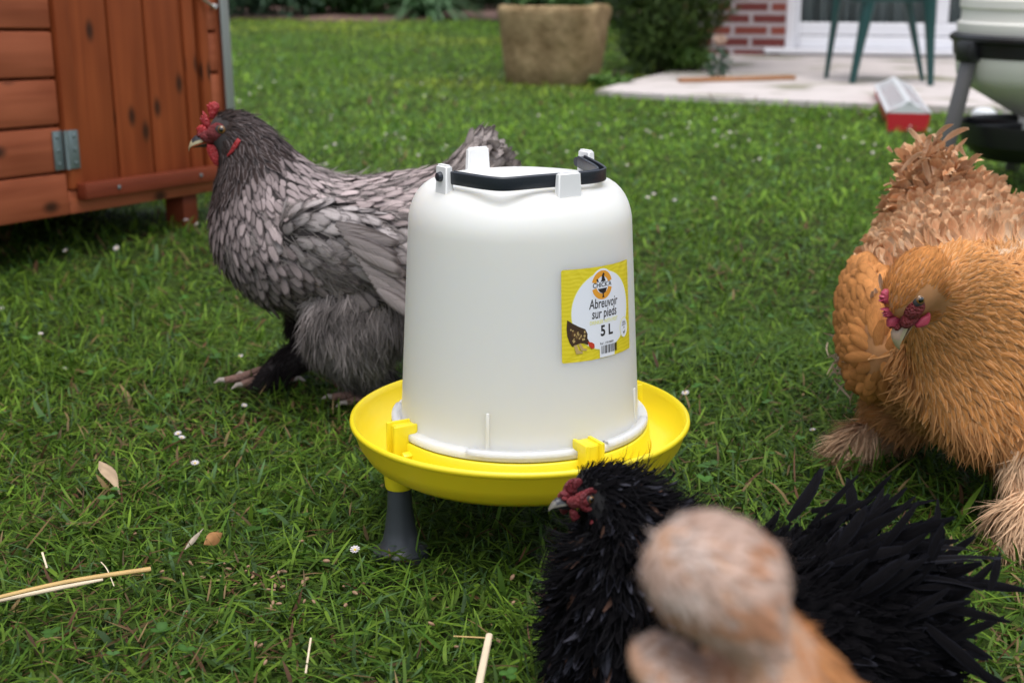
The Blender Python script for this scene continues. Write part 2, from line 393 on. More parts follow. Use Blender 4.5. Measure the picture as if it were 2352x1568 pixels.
hb('eaves', [(-.4, xd + DW + 1.8, -.35, 4.2, 2.5, 2.62)], m_pvc, .01)
fr = hb('door_frame', [(xd, xd + .05, .03, .12, zs, 2.08), (xd + DW - .05, xd + DW, .03, .12, zs, 2.08), (xd + .05, xd + DW - .05, .03, .12, 2.03, 2.08)], m_pvc, .006)
hb('door_sash', [(xd + .052, xg, .045, .10, zs + .002, 2.02), (xd + DW / 2 - .03, xd + DW / 2 + .03, .045, .10, zg, 2.02), (xg, xd + DW - .052, .045, .10, zs + .065, zg), (xg, xd + DW - .052, .035, .09, zs + .002, zs + .06), (xg, xd + DW - .052, .045, .10, 1.95, 2.02)], m_pvc, .006)
hb('sill', [(xd - .10, xd + DW + .1, -.045, .13, zs - .022, zs)], m_pvc, .004)
hb('door_step', [(xd - .02, xd + DW, -.03, .2, -.05, zs - .024)], m_sill, .004)
hb('pane', [(xg, xd + DW / 2 - .032, .068, .074, zg, 1.95)], m_glass, 0); hb('pane', [(xd + DW / 2 + .032, xd + DW - .052, .068, .074, zg, 1.95)], m_glass, 0)
# curtain with folds
xs = np.linspace(xd, xd + DW, 260); zz = np.array([zs, .6, 1.4, 2.05])
X, Z = np.meshgrid(xs, zz); Yc = .2 + .02 * np.sin(X * 85 + 3 * np.sin(X * 9)) + .01 * np.sin(X * 31)
V = np.stack([X, Yc, Z], -1).reshape(-1, 3); i = np.arange(V.shape[0]).reshape(X.shape)
Fc = np.stack([i[:-1, :-1], i[:-1, 1:], i[1:, 1:], i[1:, :-1]], -1).reshape(-1, 4)
V = (np.array(HM.to_3x3()) @ V.T).T + np.array(HM.translation)
put('curtain', np_mesh('curtain', V, Fc, m_curt), house)

# ------------------------------------------------------------------ bushes and hedge at the far edge of the lawn
def leaf_cloud(n, fn, L0, L1, W0, cols, up=.3, gloss=None, prof=(.3, .9, 1, .05)):
    """fn(n) -> points (n,3), outward dirs (n,3)"""
    P, D = fn(n); az = nrm(rng.normal(0, 1, (n, 3)))
    N_ = nrm(D * .6 + az * .7 + [0, 0, .5]); T = nrm(D + az * .8 + [0, 0, up]); T = nrm(T - N_ * (T * N_).sum(1, keepdims=True))
    Ln = rng.uniform(L0, L1, n); Wn = Ln * W0 * rng.uniform(.7, 1.3, n)
    V, Fc, _, k = ribbon(P, N_, T, Ln, Wn, rng.uniform(-.2, .5, n), -rng.uniform(0, 1.2, n), prof, cols=2)
    c = np.array(cols); a = rng.random(n)[:, None]; cl = fbm(P[:, 0] * 5, P[:, 2] * 5, 17)[:, None]
    col = (c[0] * (1 - a) + c[1] * a) * (.55 + .9 * cl)
    return V, Fc, rep(col, k)
m_leaf = attr_mat('leaf', .5, .2, .4); m_bark = plain('bark', (.06, .045, .03), .9, bump=.6, bscale=60, var=.3)
def bush(name, label, cat, c, rad, n, cols, L=(.03, .07), W=.28, group=None, zlow=.0, stems=7):
    c = np.array(c, float)
    b = thing(name, tuple(c), label, cat, group)
    def fn(n):
        d = nrm(rng.normal(0, 1, (n, 3))); r = rng.random(n) ** .45
        bump_ = .75 + .5 * fbm(d[:, 0] * 3 + d[:, 1] * 2, d[:, 2] * 3, 31)
        P = c + [0, 0, rad[2] * .9] + d * (r * bump_)[:, None] * np.array(rad)
        P[:, 2] = np.maximum(P[:, 2], c[2] + zlow + rng.random(n) * .05); return P, d
    V, Fc, Cc = leaf_cloud(n, fn, L[0], L[1], W, cols)
    put('foliage', np_mesh('foliage', V, Fc, m_leaf, {'Col': Cc}), b)
    mb = MB()
    for k in range(stems):
        a = k / stems * 6.28; q = c + np.array([math.cos(a) * rad[0] * .5, math.sin(a) * rad[1] * .5, rad[2] * 1.1])
        mb.tube([c + [.02 * math.cos(a), .02 * math.sin(a), -.02], (c + q) / 2 + [.03, 0, .05], q], [.012, .008, .003], 6)
    mb.build('stem', m_bark, b)
    return b
DG = [(.012, .03, .012), (.03, .07, .02)]; MG = [(.02, .06, .015), (.06, .14, .03)]; BG = [(.04, .09, .05), (.11, .19, .11)]
def Gy(px, Y, z=0): return ((px - CX) / F * (Y * cp + CH * sp) , Y, z)
bush('shrub', 'dark blue-green leafy shrub at the back of the lawn beside the coop', 'shrub', Gy(590, 12.2), (.8, .6, .55), 5200, BG, (.04, .09), .3)
bush('shrub', 'bushy mid-green shrub at the back, in the middle of the flower bed', 'shrub', Gy(800, 12.4), (.75, .6, .5), 5200, MG, (.04, .09), .3)
bush('shrub', 'low dark bush at the very back, behind the stone trough', 'shrub', Gy(1060, 13.4), (.9, .6, .55), 4200, DG, (.04, .08), .3)
bush('shrub', 'dark bush between the stone trough and the tall conifer, at the back', 'shrub', Gy(1330, 11.5), (.8, .6, .6), 4000, DG, (.04, .08), .3)
# strappy plant
sp_ = thing('strap_leaved_plant', Gy(985, 11.9), 'clump of long arching pale green strap leaves at the back of the lawn', 'plant')
n = 90; c0 = np.array(Gy(985, 11.9)); a = rng.uniform(0, 6.28, n)
T = np.stack([np.cos(a), np.sin(a), np.zeros(n)], 1); Nn = np.tile([0, 0, 1.], (n, 1))
V, Fc, _, k = ribbon(c0 + T * .05, Nn, T, rng.uniform(.35, .6, n), rng.uniform(.012, .02, n), rng.uniform(.7, 1.3, n), -rng.uniform(1.2, 2.3, n), (.6, 1, 1, .9, .7, .1), cols=3, camber=-.3)
put('leaves', np_mesh('leaves', V, Fc, m_leaf, {'Col': rep(np.array([(.07, .15, .06)]) * rng.uniform(.6, 1.4, (n, 1)), k)}), sp_)
# hedge
def hfn(n):
    x = rng.uniform(-7, 3.4, n); z = rng.uniform(0, 1.9, n); y = 14.6 - rng.random(n) ** 2 * .5 + .4 * fbm(x * 2, z * 2, 5)
    return np.stack([x, y, z], 1), np.tile([0, -1., .2], (n, 1))
hd = thing('hedge', (-1.8, 14.6, 0), 'long dark evergreen hedge closing the garden behind the flower bed', 'hedge')
V, Fc, Cc = leaf_cloud(15000, hfn, .06, .13, .35, DG); put('foliage', np_mesh('foliage', V, Fc, m_leaf, {'Col': Cc}), hd)
MB().box((10.4, .5, 1.85), Matrix.Translation((-1.8, 15, .92)), .05, 1).build('branches', plain('hedge_core', (.01, .018, .008), .95, var=.4), hd)

# ------------------------------------------------------------------ conifer beside the trough
cz = np.array([(1512 - CX) / F * 6.35, 6.3, 0])
con = thing('conifer', tuple(cz), 'tall dark feathery conifer growing between the stone trough and the brick wall', 'conifer')
def cfn(n):
    z = rng.random(n) ** .8 * 1.7 + .02; r0 = np.where(z < .9, .13 + .38 * z ** .75, .48 * np.sqrt(np.clip(1 - ((z - .9) / .85) ** 2, 0.01, 1)))
    a = rng.uniform(0, 6.28, n); r = r0 * (rng.random(n) ** .35) * (.72 + .5 * fbm(a * 1.6, z * 6, 8))
    ln = (z * .10)
    P = cz + np.stack([np.cos(a) * r + ln, np.sin(a) * r, z], 1)
    return P, nrm(np.stack([np.cos(a), np.sin(a), np.full(n, .9)], 1))
V, Fc, Cc = leaf_cloud(30000, cfn, .04, .10, .055, [(.035, .07, .02), (.15, .23, .055)], up=.9)
put('foliage', np_mesh('foliage', V, Fc, m_leaf, {'Col': Cc}), con)
mb = MB(); mb.tube([cz + [0, 0, -.03], cz + [.02, 0, .5], cz + [.1, 0, 1.5]], [.035, .028, .01], 10)
for k in range(14):
    a = k * 2.4; z = .1 + k * .07; r = .2 + .15 * z
    mb.tube([cz + [0.01, 0, z], cz + [math.cos(a) * r + z * .08, math.sin(a) * r, z + .22]], [.012, .004], 6)
mb.build('trunk', m_bark, con)
bush('weed', 'light green weed clump at the foot of the conifer, on the patio edge', 'weed', G(1585, 158, .03), (.11, .08, .06), 700, [(.06, .14, .02), (.13, .22, .04)], (.015, .035), .3, stems=3)
bush('weed', 'small green weed growing against the base of the stone trough', 'weed', G(1400, 203, .0), (.09, .05, .035), 400, [(.05, .12, .02), (.10, .2, .03)], (.012, .03), .3, stems=3)

# ------------------------------------------------------------------ stone trough
m_stone, t, p = newmat('trough_stone'); N, L = t.nodes, t.links
tc = N.new('ShaderNodeTexCoord'); n1 = N.new('ShaderNodeTexNoise'); n1.inputs['Scale'].default_value = 14; n1.inputs['Detail'].default_value = 8; n1.inputs['Roughness'].default_value = .65; L.new(tc.outputs['Object'], n1.inputs[0])
cr = N.new('ShaderNodeValToRGB'); cr.color_ramp.elements[0].position = .32; cr.color_ramp.elements[1].position = .7
cr.color_ramp.elements[0].color = (.16, .105, .05, 1); cr.color_ramp.elements[1].color = (.40, .29, .16, 1); L.new(n1.outputs['Fac'], cr.inputs[0])
n2 = N.new('ShaderNodeTexNoise'); n2.inputs['Scale'].default_value = 5; n2.inputs['Detail'].default_value = 5; L.new(tc.outputs['Object'], n2.inputs[0])
mr = N.new('ShaderNodeMapRange'); mr.inputs[1].default_value = .5; mr.inputs[2].default_value = .7; mr.inputs[4].default_value = .5; L.new(n2.outputs['Fac'], mr.inputs[0])
mx = N.new('ShaderNodeMix'); mx.data_type = 'RGBA'; L.new(mr.outputs[0], mx.inputs[0]); L.new(cr.outputs[0], mx.inputs[6]); mx.inputs[7].default_value = (.19, .15, .06, 1)
L.new(mx.outputs[2], p.inputs['Base Color']); p.inputs['Roughness'].default_value = .95; p.inputs['Specular IOR Level'].default_value = .15
b = N.new('ShaderNodeBump'); b.inputs['Distance'].default_value = .02; b.inputs['Strength'].default_value = .9; L.new(n1.outputs['Fac'], b.inputs['Height']); L.new(b.outputs[0], p.inputs['Normal'])
tl = np.array([.175, 5.8, 0]); trough = thing('stone_trough', tuple(tl), 'big rough sandstone trough standing on the lawn in front of the conifer', 'planter')
def sup(a, hw, hd, e=3.6): 
    c, s = math.cos(a), math.sin(a); r = (abs(c / hw) ** e + abs(s / hd) ** e) ** (-1 / e); return r * c, r * s
rings = [(0, .80, 0), (.01, .845, 1), (.08, .875, 1), (.17, .93, 1), (.25, .97, 1), (.285, 1., 1), (.305, 1.0, 1), (.318, .97, 1), (.322, .93, 1), (.318, .83, 1), (.29, .80, 1), (.2, .78, 1)]
V = []; S = 96; yaw = R_(-16)
for z, s_, _ in rings:
    for k in range(S):
        x, y = sup(2 * math.pi * k / S, .222 * s_, .19 * s_); nz = 1 + .05 * (fbm(k * .22, z * 14, 2) - .5) + .02 * (hnoise(k * .7, z * 40, 4) - .5) + .03 * (hnoise(k * .06, 0, 4) - .5)
        x *= nz; y *= nz
        V.append((tl[0] + x * math.cos(yaw) - y * math.sin(yaw), tl[1] + x * math.sin(yaw) + y * math.cos(yaw), z + (.012 * (hnoise(k * .12, 3, 1) - .5) if z > .25 else 0)))
V = np.array(V); i = np.arange(len(V)).reshape(len(rings), S); j = np.roll(i, -1, 1)
Fc = np.stack([i[:-1], j[:-1], j[1:], i[1:]], -1).reshape(-1, 4)
put('trough', np_mesh('trough', V, Fc, m_stone), trough)
MB().lathe([(0, .27), (.16, .268)], tuple(tl), 32).build('soil', m_bed, trough)
tp = bush('potted_plant', 'leafy green plant growing in the stone trough', 'plant', tuple(tl + [-.03, .03, .265]), (.17, .14, .12), 1500, MG, (.03, .06), .3, zlow=0.01, stems=5)
# ------------------------------------------------------------------ chicken coop
yaw, rl, pt = R_(24.5), R_(-3), R_(-3)
ch_ = np.array([math.sin(yaw) * math.cos(rl), math.cos(yaw) * math.cos(rl), math.sin(rl)]); cs_ = np.array([math.cos(yaw), -math.sin(yaw), 0])
cu_ = np.cross(cs_, ch_); cu_ = cu_ if cu_[2] > 0 else -cu_
cv_ = nrm(cu_ * math.cos(pt) + cs_ * math.sin(pt)); cn_ = np.cross(ch_, cv_); cn_ = cn_ if cn_ @ cs_ > 0 else -cn_
CO = PD(524, 434, 2.72)
CM = frame(CO, ch_, -cn_, cv_)
def cuv(px, py):
    r = ray(px, py); o = np.array([0, 0, CH]); t = ((CO - o) @ cn_) / (r @ cn_); q = o + r * t - CO
    return q @ ch_, q @ cv_
m_w1 = wood_mat('stained_plank', (.22, .050, .018), (.46, .130, .058)); m_w2 = wood_mat('door_plank', (.19, .036, .010), (.38, .090, .026)); m_w3 = wood_mat('sill_wood', (.12, .022, .010), (.26, .055, .022))
m_alu = plain('aluminium', (.42, .44, .44), .45, metal=.7, var=.06); m_zinc = plain('zinc', (.22, .27, .27), .5, metal=.75, var=.2, vscale=80)
m_steel = plain('steel_hook', (.6, .6, .58), .3, metal=.9)
coop = thing('chicken_coop', tuple(CO), 'red-brown stained wooden chicken coop with a plank door at the left of the lawn', 'chicken coop')
def cb(mb, x0, x1, y0, y1, z0, z1, bev=.003, mi=0, vert=False):
    if vert: M = CM @ Matrix.Translation(((x0 + x1) / 2, (y0 + y1) / 2, (z0 + z1) / 2)) @ Matrix.Rotation(R_(-90), 4, 'Y'); mb.box((z1 - z0, y1 - y0, x1 - x0), M, bev, 2, mi)
    else: M = CM @ Matrix.Translation(((x0 + x1) / 2, (y0 + y1) / 2, (z0 + z1) / 2)); mb.box((x1 - x0, y1 - y0, z1 - z0), M, bev, 2, mi)
XL = -1.75; HT = 1.0; DEP = .8
x_dl = (cuv(109, 0)[0] + cuv(155, 400)[0]) / 2; x_dr = (cuv(475, 0)[0] + cuv(490, 360)[0]) / 2
zl = [cuv(60, y)[1] for y in (66, 178, 292, 404)]; zb = [cuv(60, 510)[1]]
print('coop', x_dl, x_dr, zl, zb, cuv(0, 519.7), cuv(300, 471), 'sill', cuv(160, 424), cuv(167, 460), cuv(495, 376), cuv(492, 412))
pit = (zl[0] - zl[3]) / 3; z1 = (zl[0] + zl[1] + zl[2] + zl[3]) / 4 - 1.5 * pit
mb = MB(); k = 0; z = z1
cb(mb, XL, x_dl, -.002, .02, 0, z1 - .004, .003); cb(mb, x_dl + .001, 0, -.0015, .02, 0, (cuv(160, 424)[1] + cuv(495, 376)[1]) / 2 - .012, .003)
while z < HT - .02:
    cb(mb, XL, x_dl - .002, 0, .018, z, z + pit - .005, .0035); cb(mb, x_dr + .002, -.002, 0, .018, z, z + pit - .005, .0035)
    z += pit
cb(mb, -.0015, .0212, .0005, .0295, .02, HT - .01, .001, vert=True)
mb.build('front_wall', m_w1, coop)
mb = MB(); cb(mb, XL + .02, -.001, .0205, .03, .02, HT, 0); cb(mb, XL + .02, -.005, DEP - .02, DEP, 0, HT, .003); cb(mb, -.02, 0, .032, DEP - .022, 0, HT, .003); cb(mb, XL, XL + .02, .032, DEP - .022, 0, HT, .003)
cb(mb, XL + .03, -.03, .035, DEP - .03, .01, .03, 0); mb.build('body_panel', m_w1, coop)
# door
xs_ = [(cuv(px0, 0)[0] + cuv(px1, 390)[0]) / 2 for px0, px1 in ((149, 189), (247, 280), (332, 361), (420, 441), (449, 469))]
sz1 = (cuv(160, 424)[1] + cuv(495, 376)[1]) / 2; sz0 = (cuv(167, 460)[1] + cuv(492, 412)[1]) / 2
mb = MB(); zd0 = sz1 - .010
cb(mb, xs_[0] + .002, xs_[1] - .003, .004, .018, zd0, HT - .04, .004, vert=True); cb(mb, xs_[1] + .003, xs_[2] - .003, .004, .018, zd0, HT - .04, .004, vert=True)
cb(mb, xs_[2] + .003, xs_[3] - .002, .004, .018, zd0, HT - .04, .004, vert=True); cb(mb, xs_[3] + .002, xs_[4] - .004, .000, .018, zd0, HT - .04, .003, vert=True)
cb(mb, x_dl + .003, xs_[0] - .002, -.006, .018, zd0, HT - .04, .003, vert=True)
door = mb.build('door', m_w2, coop)
mb = MB(); cb(mb, xs_[4] + .008, x_dr - .001, -.004, .018, zd0, HT - .02, .003, vert=True); mb.build('door_post', m_w2, coop)
mb = MB(); cb(mb, x_dl + .018, -.004, -.026, -.004, sz0, sz1, .003); mb.build('sill_batten', m_w3, coop)
# hinge
hx0, hx1 = cuv(121, 345)[0], cuv(172, 340)[0]; hz1, hz0 = cuv(146, 300)[1], cuv(152, 389)[1]; hm = x_dl + .001
mb = MB(); cb(mb, hx0, hm - .004, -.0035, -.0005, hz0, hz1, .0008); cb(mb, hm + .004, hx1, -.0095, -.0065, hz0, hz1, .0008)
mb.tube([CM @ Vector((hm, -.007, hz0)), CM @ Vector((hm, -.007, hz1))], .0045, 12)
for q in (.15, .5, .85):
    for xx, yy in (((hx0 + hm) / 2 - .004, -.0045), ((hx1 + hm) / 2 + .003, -.0105)):
        mb.sphere(CM @ Vector((xx, yy, hz0 + q * (hz1 - hz0))), (.0035, .0015, .0035), CM.to_3x3().to_4x4(), 10, 6)
mb.build('hinge', m_zinc, coop)
# latch hook
lx, lz = cuv(478, 16); lx0, lz0 = cuv(455, 0)
mb = MB(); mb.tube([CM @ Vector((lx0 - .02, -.012, lz0 + .03)), CM @ Vector((lx0, -.012, lz0)), CM @ Vector((lx - .008, -.014, lz + .002)), CM @ Vector((lx, -.016, lz - .004)), CM @ Vector((lx + .008, -.014, lz + .003))], .003, 8)
mb.sphere(CM @ Vector((lx + .006, -.008, lz)), .006); mb.build('latch', m_steel, coop)
mb = MB(); cb(mb, -.001, .026, -.012, -.008, .02, HT, .001, vert=True); cb(mb, .022, .026, -.0078, .03, .02, HT, .001, vert=True); mb.build('corner_trim', m_alu, coop)
mb = MB(); mb.sphere(CM @ Vector((x_dl + .10, -.028, (sz0 + sz1) / 2)), (.004, .002, .004), CM.to_3x3().to_4x4(), 10, 6); mb.build('screw', m_zinc, coop)
MB().sphere(CM @ Vector((-.12, -.028, (sz0 + sz1) / 2)), (.004, .002, .004), CM.to_3x3().to_4x4(), 10, 6).build('screw', m_zinc, coop)
for lx_, ly_ in ((-.10, .04), (-.10, DEP - .05), (XL + .1, .04), (XL + .1, DEP - .05)):
    p_ = CM @ Vector((lx_, ly_, 0)); mb = MB(); mb.box((.045, .045, p_.z + .03), Matrix.Translation((p_.x, p_.y, p_.z / 2)) @ Matrix.Rotation(-yaw, 4, 'Z'), .003); mb.build('leg', m_w3, coop)
mb = MB(); mb.box((2.0, .62, .02), CM @ Matrix.Translation((XL / 2, .12, HT + .12)) @ Matrix.Rotation(R_(24), 4, 'X'), .003); mb.box((2.0, .62, .02), CM @ Matrix.Translation((XL / 2, DEP - .12, HT + .12)) @ Matrix.Rotation(R_(-24), 4, 'X'), .003)
mb.build('roof', plain('roof_felt', (.05, .055, .05), .9, bump=.4), coop)

# ------------------------------------------------------------------ plastic chair
m_gch = plain('green_plastic', (.012, .06, .058), .32, var=.1, spec=.5)
c4 = [G(1897, 180, PATIO_Z), G(1957, 192, PATIO_Z), G(2119, 187, PATIO_Z), G(2137, 197, PATIO_Z)]
cen = sum(c4) / 4; ch = thing('plastic_chair', (cen[0], cen[1], PATIO_Z), 'dark green plastic garden chair standing on the patio', 'chair')
tops = [PD(1925, 0, c4[0][1] - .03), PD(1997, 0, c4[1][1] + .01), PD(2085, 0, c4[2][1] - .03), PD(2136, 0, c4[3][1] + .01)]
SZ = .375
for i_, (b_, t_) in enumerate(zip(c4, tops)):
    d = (t_ - b_) / (t_[2] - b_[2]); q = b_ + d * (SZ - .005 - b_[2]); mid = (b_ + q) / 2
    wx = .030 if i_ in (1, 3) else .02
    MB().tube([b_, mid, q], [(wx * .55, wx * .42), (wx * .8, wx * .6), (wx * 1.25, wx * .9)], 14).build('leg', m_gch, ch)
sx0 = (tops[0][0] + tops[1][0]) / 2 - .02; sx1 = (tops[2][0] + tops[3][0]) / 2 + .03; sy0 = c4[1][1] - .03; sy1 = c4[0][1] + .08
mb = MB(); mb.box((sx1 - sx0, sy1 - sy0, .022), Matrix.Translation(((sx0 + sx1) / 2, (sy0 + sy1) / 2, SZ + .01)), .01, 3)
mb.box((sx1 - sx0 - .03, .014, .045), Matrix.Translation(((sx0 + sx1) / 2, sy0 + .01, SZ - .014)), .005)
mb.box((.014, sy1 - sy0 - .04, .045), Matrix.Translation((sx0 + .01, (sy0 + sy1) / 2, SZ - .014)), .005); mb.box((.014, sy1 - sy0 - .04, .045), Matrix.Translation((sx1 - .01, (sy0 + sy1) / 2, SZ - .014)), .005); mb.build('seat', m_gch, ch)
mb = MB()
for k in range(5): mb.box((.03, .012, .36), Matrix.Translation((sx0 + .06 + k * (sx1 - sx0 - .12) / 4, sy1 + .02, SZ + .20)) @ Matrix.Rotation(R_(-10), 4, 'X'), .004)
mb.box((sx1 - sx0, .02, .05), Matrix.Translation(((sx0 + sx1) / 2, sy1 + .055, SZ + .4)), .008); mb.build('backrest', m_gch, ch)
for sx in (sx0 - .01, sx1 + .01): MB().tube([(sx, sy0 + .03, SZ), (sx, sy0 + .03, SZ + .17), (sx, sy0 + .08, SZ + .2), (sx, sy1 + .04, SZ + .21)], [.016, .014, .016, .014], 10).build('armrest', m_gch, ch)

# ------------------------------------------------------------------ things on the patio
pl = thing('wooden_lath', tuple(G(1690, 187, PATIO_Z)), 'thin orange-brown wooden lath lying on the patio', 'lath')
a_, b_ = G(1560, 190, PATIO_Z), G(1822, 183, PATIO_Z); d = b_ - a_
MB().box((np.linalg.norm(d), .05, .016), Matrix.Translation((a_ + b_) / 2 + np.array([0, 0, .009])) @ Matrix.Rotation(math.atan2(d[1], d[0]), 4, 'Z'), .003).build('plank', wood_mat('lath_wood', (.26, .11, .05), (.42, .22, .11)), pl)
fp = G(1650, 178, PATIO_Z); fl = thing('flowering_plant', tuple(fp), 'small upright leafy plant with one pale pink bloom growing on the patio', 'plant')
def ffn(n):
    z = rng.random(n) * .13; a = rng.uniform(0, 6.28, n); r = .045 * rng.random(n) ** .5 * (1 - z * 2.5)
    return fp + np.stack([np.cos(a) * r, np.sin(a) * r, z], 1), nrm(np.stack([np.cos(a), np.sin(a), np.full(n, .3)], 1))
V, Fc, Cc = leaf_cloud(130, ffn, .015, .035, .26, [(.03, .07, .04), (.08, .13, .08)]); put('leaves', np_mesh('leaves', V, Fc, m_leaf, {'Col': Cc}), fl)
MB().tube([fp, fp + [.004, 0, .08], fp + [0, 0, .15]], [.004, .003, .002], 6).build('stem', m_bark, fl)
def bfn(n): d = nrm(rng.normal(0, 1, (n, 3))); return fp + [0, 0, .158] + d * [.022, .022, .015], d
V, Fc, Cc = leaf_cloud(90, bfn, .008, .014, .45, [(.55, .38, .3), (.7, .5, .38)], prof=(.5, 1, .9, .5)); put('bloom', np_mesh('bloom', V, Fc, m_leaf, {'Col': Cc}), fl)

# red and white trough feeder
m_red = plain('red_plastic', (.50, .02, .03), .35, var=.1); m_wh = plain('white_plastic', (.66, .68, .70), .4, var=.05)
fa, fb = G(2035, 303), G(2012, 246); ax = nrm(fb - fa); side = nrm(G(2127, 298) - fa)
side = nrm(side - ax * (side @ ax)); Lf = .90; Wf = .125
FM = frame(fa + side * Wf / 2, side, ax, (0, 0, 1))
fd = thing('chick_feeder', tuple(fa + side * Wf / 2), 'long red trough feeder with a white slotted ridge lid at the patio edge', 'feeder')
mb = MB()
def prismY(mb, pts, y0, y1, M):  # closed profile pts (x,z) extruded along y
    A = [mb.bm.verts.new(M @ Vector((x, y0, z))) for x, z in pts]; B = [mb.bm.verts.new(M @ Vector((x, y1, z))) for x, z in pts]
    for k in range(len(pts)): mb.bm.faces.new((A[k], A[(k + 1) % len(pts)], B[(k + 1) % len(pts)], B[k]))
    mb.bm.faces.new(A[::-1]); mb.bm.faces.new(B)
h_ = .055; w2 = Wf / 2
prismY(mb, [(-w2 * .9, .004), (w2 * .9, .004), (w2, h_), (w2 - .004, h_), (w2 * .86, .01), (-w2 * .86, .01), (-w2 + .004, h_), (-w2, h_)], 0.004, Lf - .004, FM)
for y0 in (0, Lf - .004): prismY(mb, [(-w2 * .9 - .001, .003), (w2 * .9 + .001, .003), (w2 + .001, h_ + .001), (-w2 - .001, h_ + .001)], y0, y0 + .0038, FM)
mb.build('trough', m_red, fd)
mb = MB(); hz = h_ + .038
for y0 in (.0, Lf - .004): prismY(mb, [(-w2 + .002, h_ + .002), (w2 - .002, h_ + .002), (0, hz - .002)], y0, y0 + .004, FM)
prismY(mb, [(-w2 - .002, h_ + .001), (-w2 + .010, h_ + .009), (-w2 + .009, h_ + .012), (-w2 - .004, h_ + .004)], -.002, Lf + .002, FM); prismY(mb, [(w2 + .002, h_ + .001), (w2 - .010, h_ + .009), (w2 - .009, h_ + .012), (w2 + .004, h_ + .004)], -.002, Lf + .002, FM)
prismY(mb, [(-.010, hz - .008), (0, hz - .004), (.010, hz - .008), (.010, hz - .005), (0, hz), (-.010, hz - .005)], -.002, Lf + .002, FM)
ns_ = 42
for k in range(ns_):
    y0 = .02 + k * (Lf - .04) / ns_
    for s in (-1, 1):
        xs4 = [(s * (w2 - .011), h_ + .0095), (s * (w2 - .0112), h_ + .0115), (s * .009, hz - .006), (s * .009, hz - .008)]
        prismY(mb, xs4 if s > 0 else xs4[::-1], y0, y0 + .0055, FM)
for y0 in (.004, Lf - .05):
    for s in (-1, 1):
        xs4 = [(s * (w2 - .011), h_ + .0098), (s * (w2 - .0112), h_ + .0118), (s * .009, hz - .0057), (s * .009, hz - .0077)]
        prismY(mb, xs4 if s > 0 else xs4[::-1], y0, y0 + .046, FM)
mb.build('lid', m_wh, fd, sharp=20)

# hanging bucket feeder on a stand
B0 = np.array([(2335 - CX) / F * 3.22, 3.12, 0]); m_bk = plain('black_plastic', (.012, .012, .014), .35, var=.1); m_gy = plain('grey_leg', (.10, .095, .095), .45, var=.1); m_cream = plain('cream_plastic', (.86, .84, .78), .45, var=.04)
def bz(py, dy=-.19): return PD(2365, py, 3.12 + dy)[2]
st = thing('bucket_feeder', tuple(B0), 'cream bucket poultry feeder with a black tray, on a three-legged grey stand', 'feeder')
zr1, zr0 = bz(88), bz(143); 
MB().lathe([(.16, zr1 + .0), (.196, zr1), (.204, zr1 - .006), (.204, zr1 - .014), (.196, zr1 - .02), (.194, zr0 + .004), (.19, zr0), (.165, zr0)], tuple(B0), 72).build('ring', m_bk, st)
zt = bz(-60)
MB().lathe([(0, zt + .02), (.17, zt + .01), (.178, zt), (.178, bz(2)), (.187, bz(4)), (.187, bz(24)), (.182, bz(30)), (.183, bz(58)), (.190, bz(62)), (.190, bz(80)), (.186, zr1 - .002), (.1, zr1 - .004)], tuple(B0), 72).build('lid', m_cream, st)
zc = bz(200); zf = bz(268, -.1)
MB().lathe([(.15, zr0 + .004), (.186, zr0 + .002), (.189, zc + .05), (.183, zc + .01), (.165, zc - .012), (.06, zf), (.038, zf - .012), (.036, bz(330, -.03)), (.0, bz(330, -.03))], tuple(B0), 72).build('hopper', m_cream, st)
zt1, zt0 = bz(303, -.16), bz(380, -.12)
MB().lathe([(0, zt0 + .012), (.10, zt0 + .010), (.150, zt0 + .04), (.162, zt1), (.168, zt1 + .003), (.168, zt1 - .008), (.160, zt0 + .035), (.12, zt0), (0, zt0)], tuple(B0), 72).build('tray', m_bk, st)
for k in range(6):
    a = k * math.pi / 3 + .3; d = Vector((math.cos(a), math.sin(a), 0))
    MB().box((.13, .003, .028), frame(Vector(B0) + d * .1 + Vector((0, 0, zt1 - .012)), d, (-d.y, d.x, 0), (0, 0, 1)), .001).build('divider', m_bk, st)
for a in (R_(199), R_(79), R_(319)):
    d = Vector((math.cos(a), math.sin(a), 0)); p1 = Vector(B0) + d * .196 + Vector((0, 0, zr0 - .0)); p0 = Vector(B0) + d * .255; p0.z = 0
    ax_ = (p0 - p1).normalized(); M = frame((p0 + p1) / 2, (-d.y, d.x, 0), ax_.cross(Vector((-d.y, d.x, 0))), ax_)
    lg = MB().box((.034, .022, (p1 - p0).length), M, .004).build('leg', m_gy, st)
    MB().box((.05, .042, .045), frame(p1 + Vector((0, 0, .014)), (-d.y, d.x, 0), d, (0, 0, 1)), .005).build('bracket', m_bk, lg)

# small chick drinker behind the stand
cpx = G(2256, 302); cd_ = thing('chick_drinker', tuple(cpx), 'small white jar drinker with a red base, half hidden behind the bucket feeder stand', 'drinker')
MB().lathe([(0, .0), (.05, .0), (.056, .02), (.053, .02), (.048, .006), (0, .006)], tuple(cpx), 40).build('base', m_red, cd_)
MB().lathe([(.036, .007), (.038, .05), (.034, .062), (.02, .07), (0, .072)], tuple(cpx), 40).build('jar', m_wh, cd_)
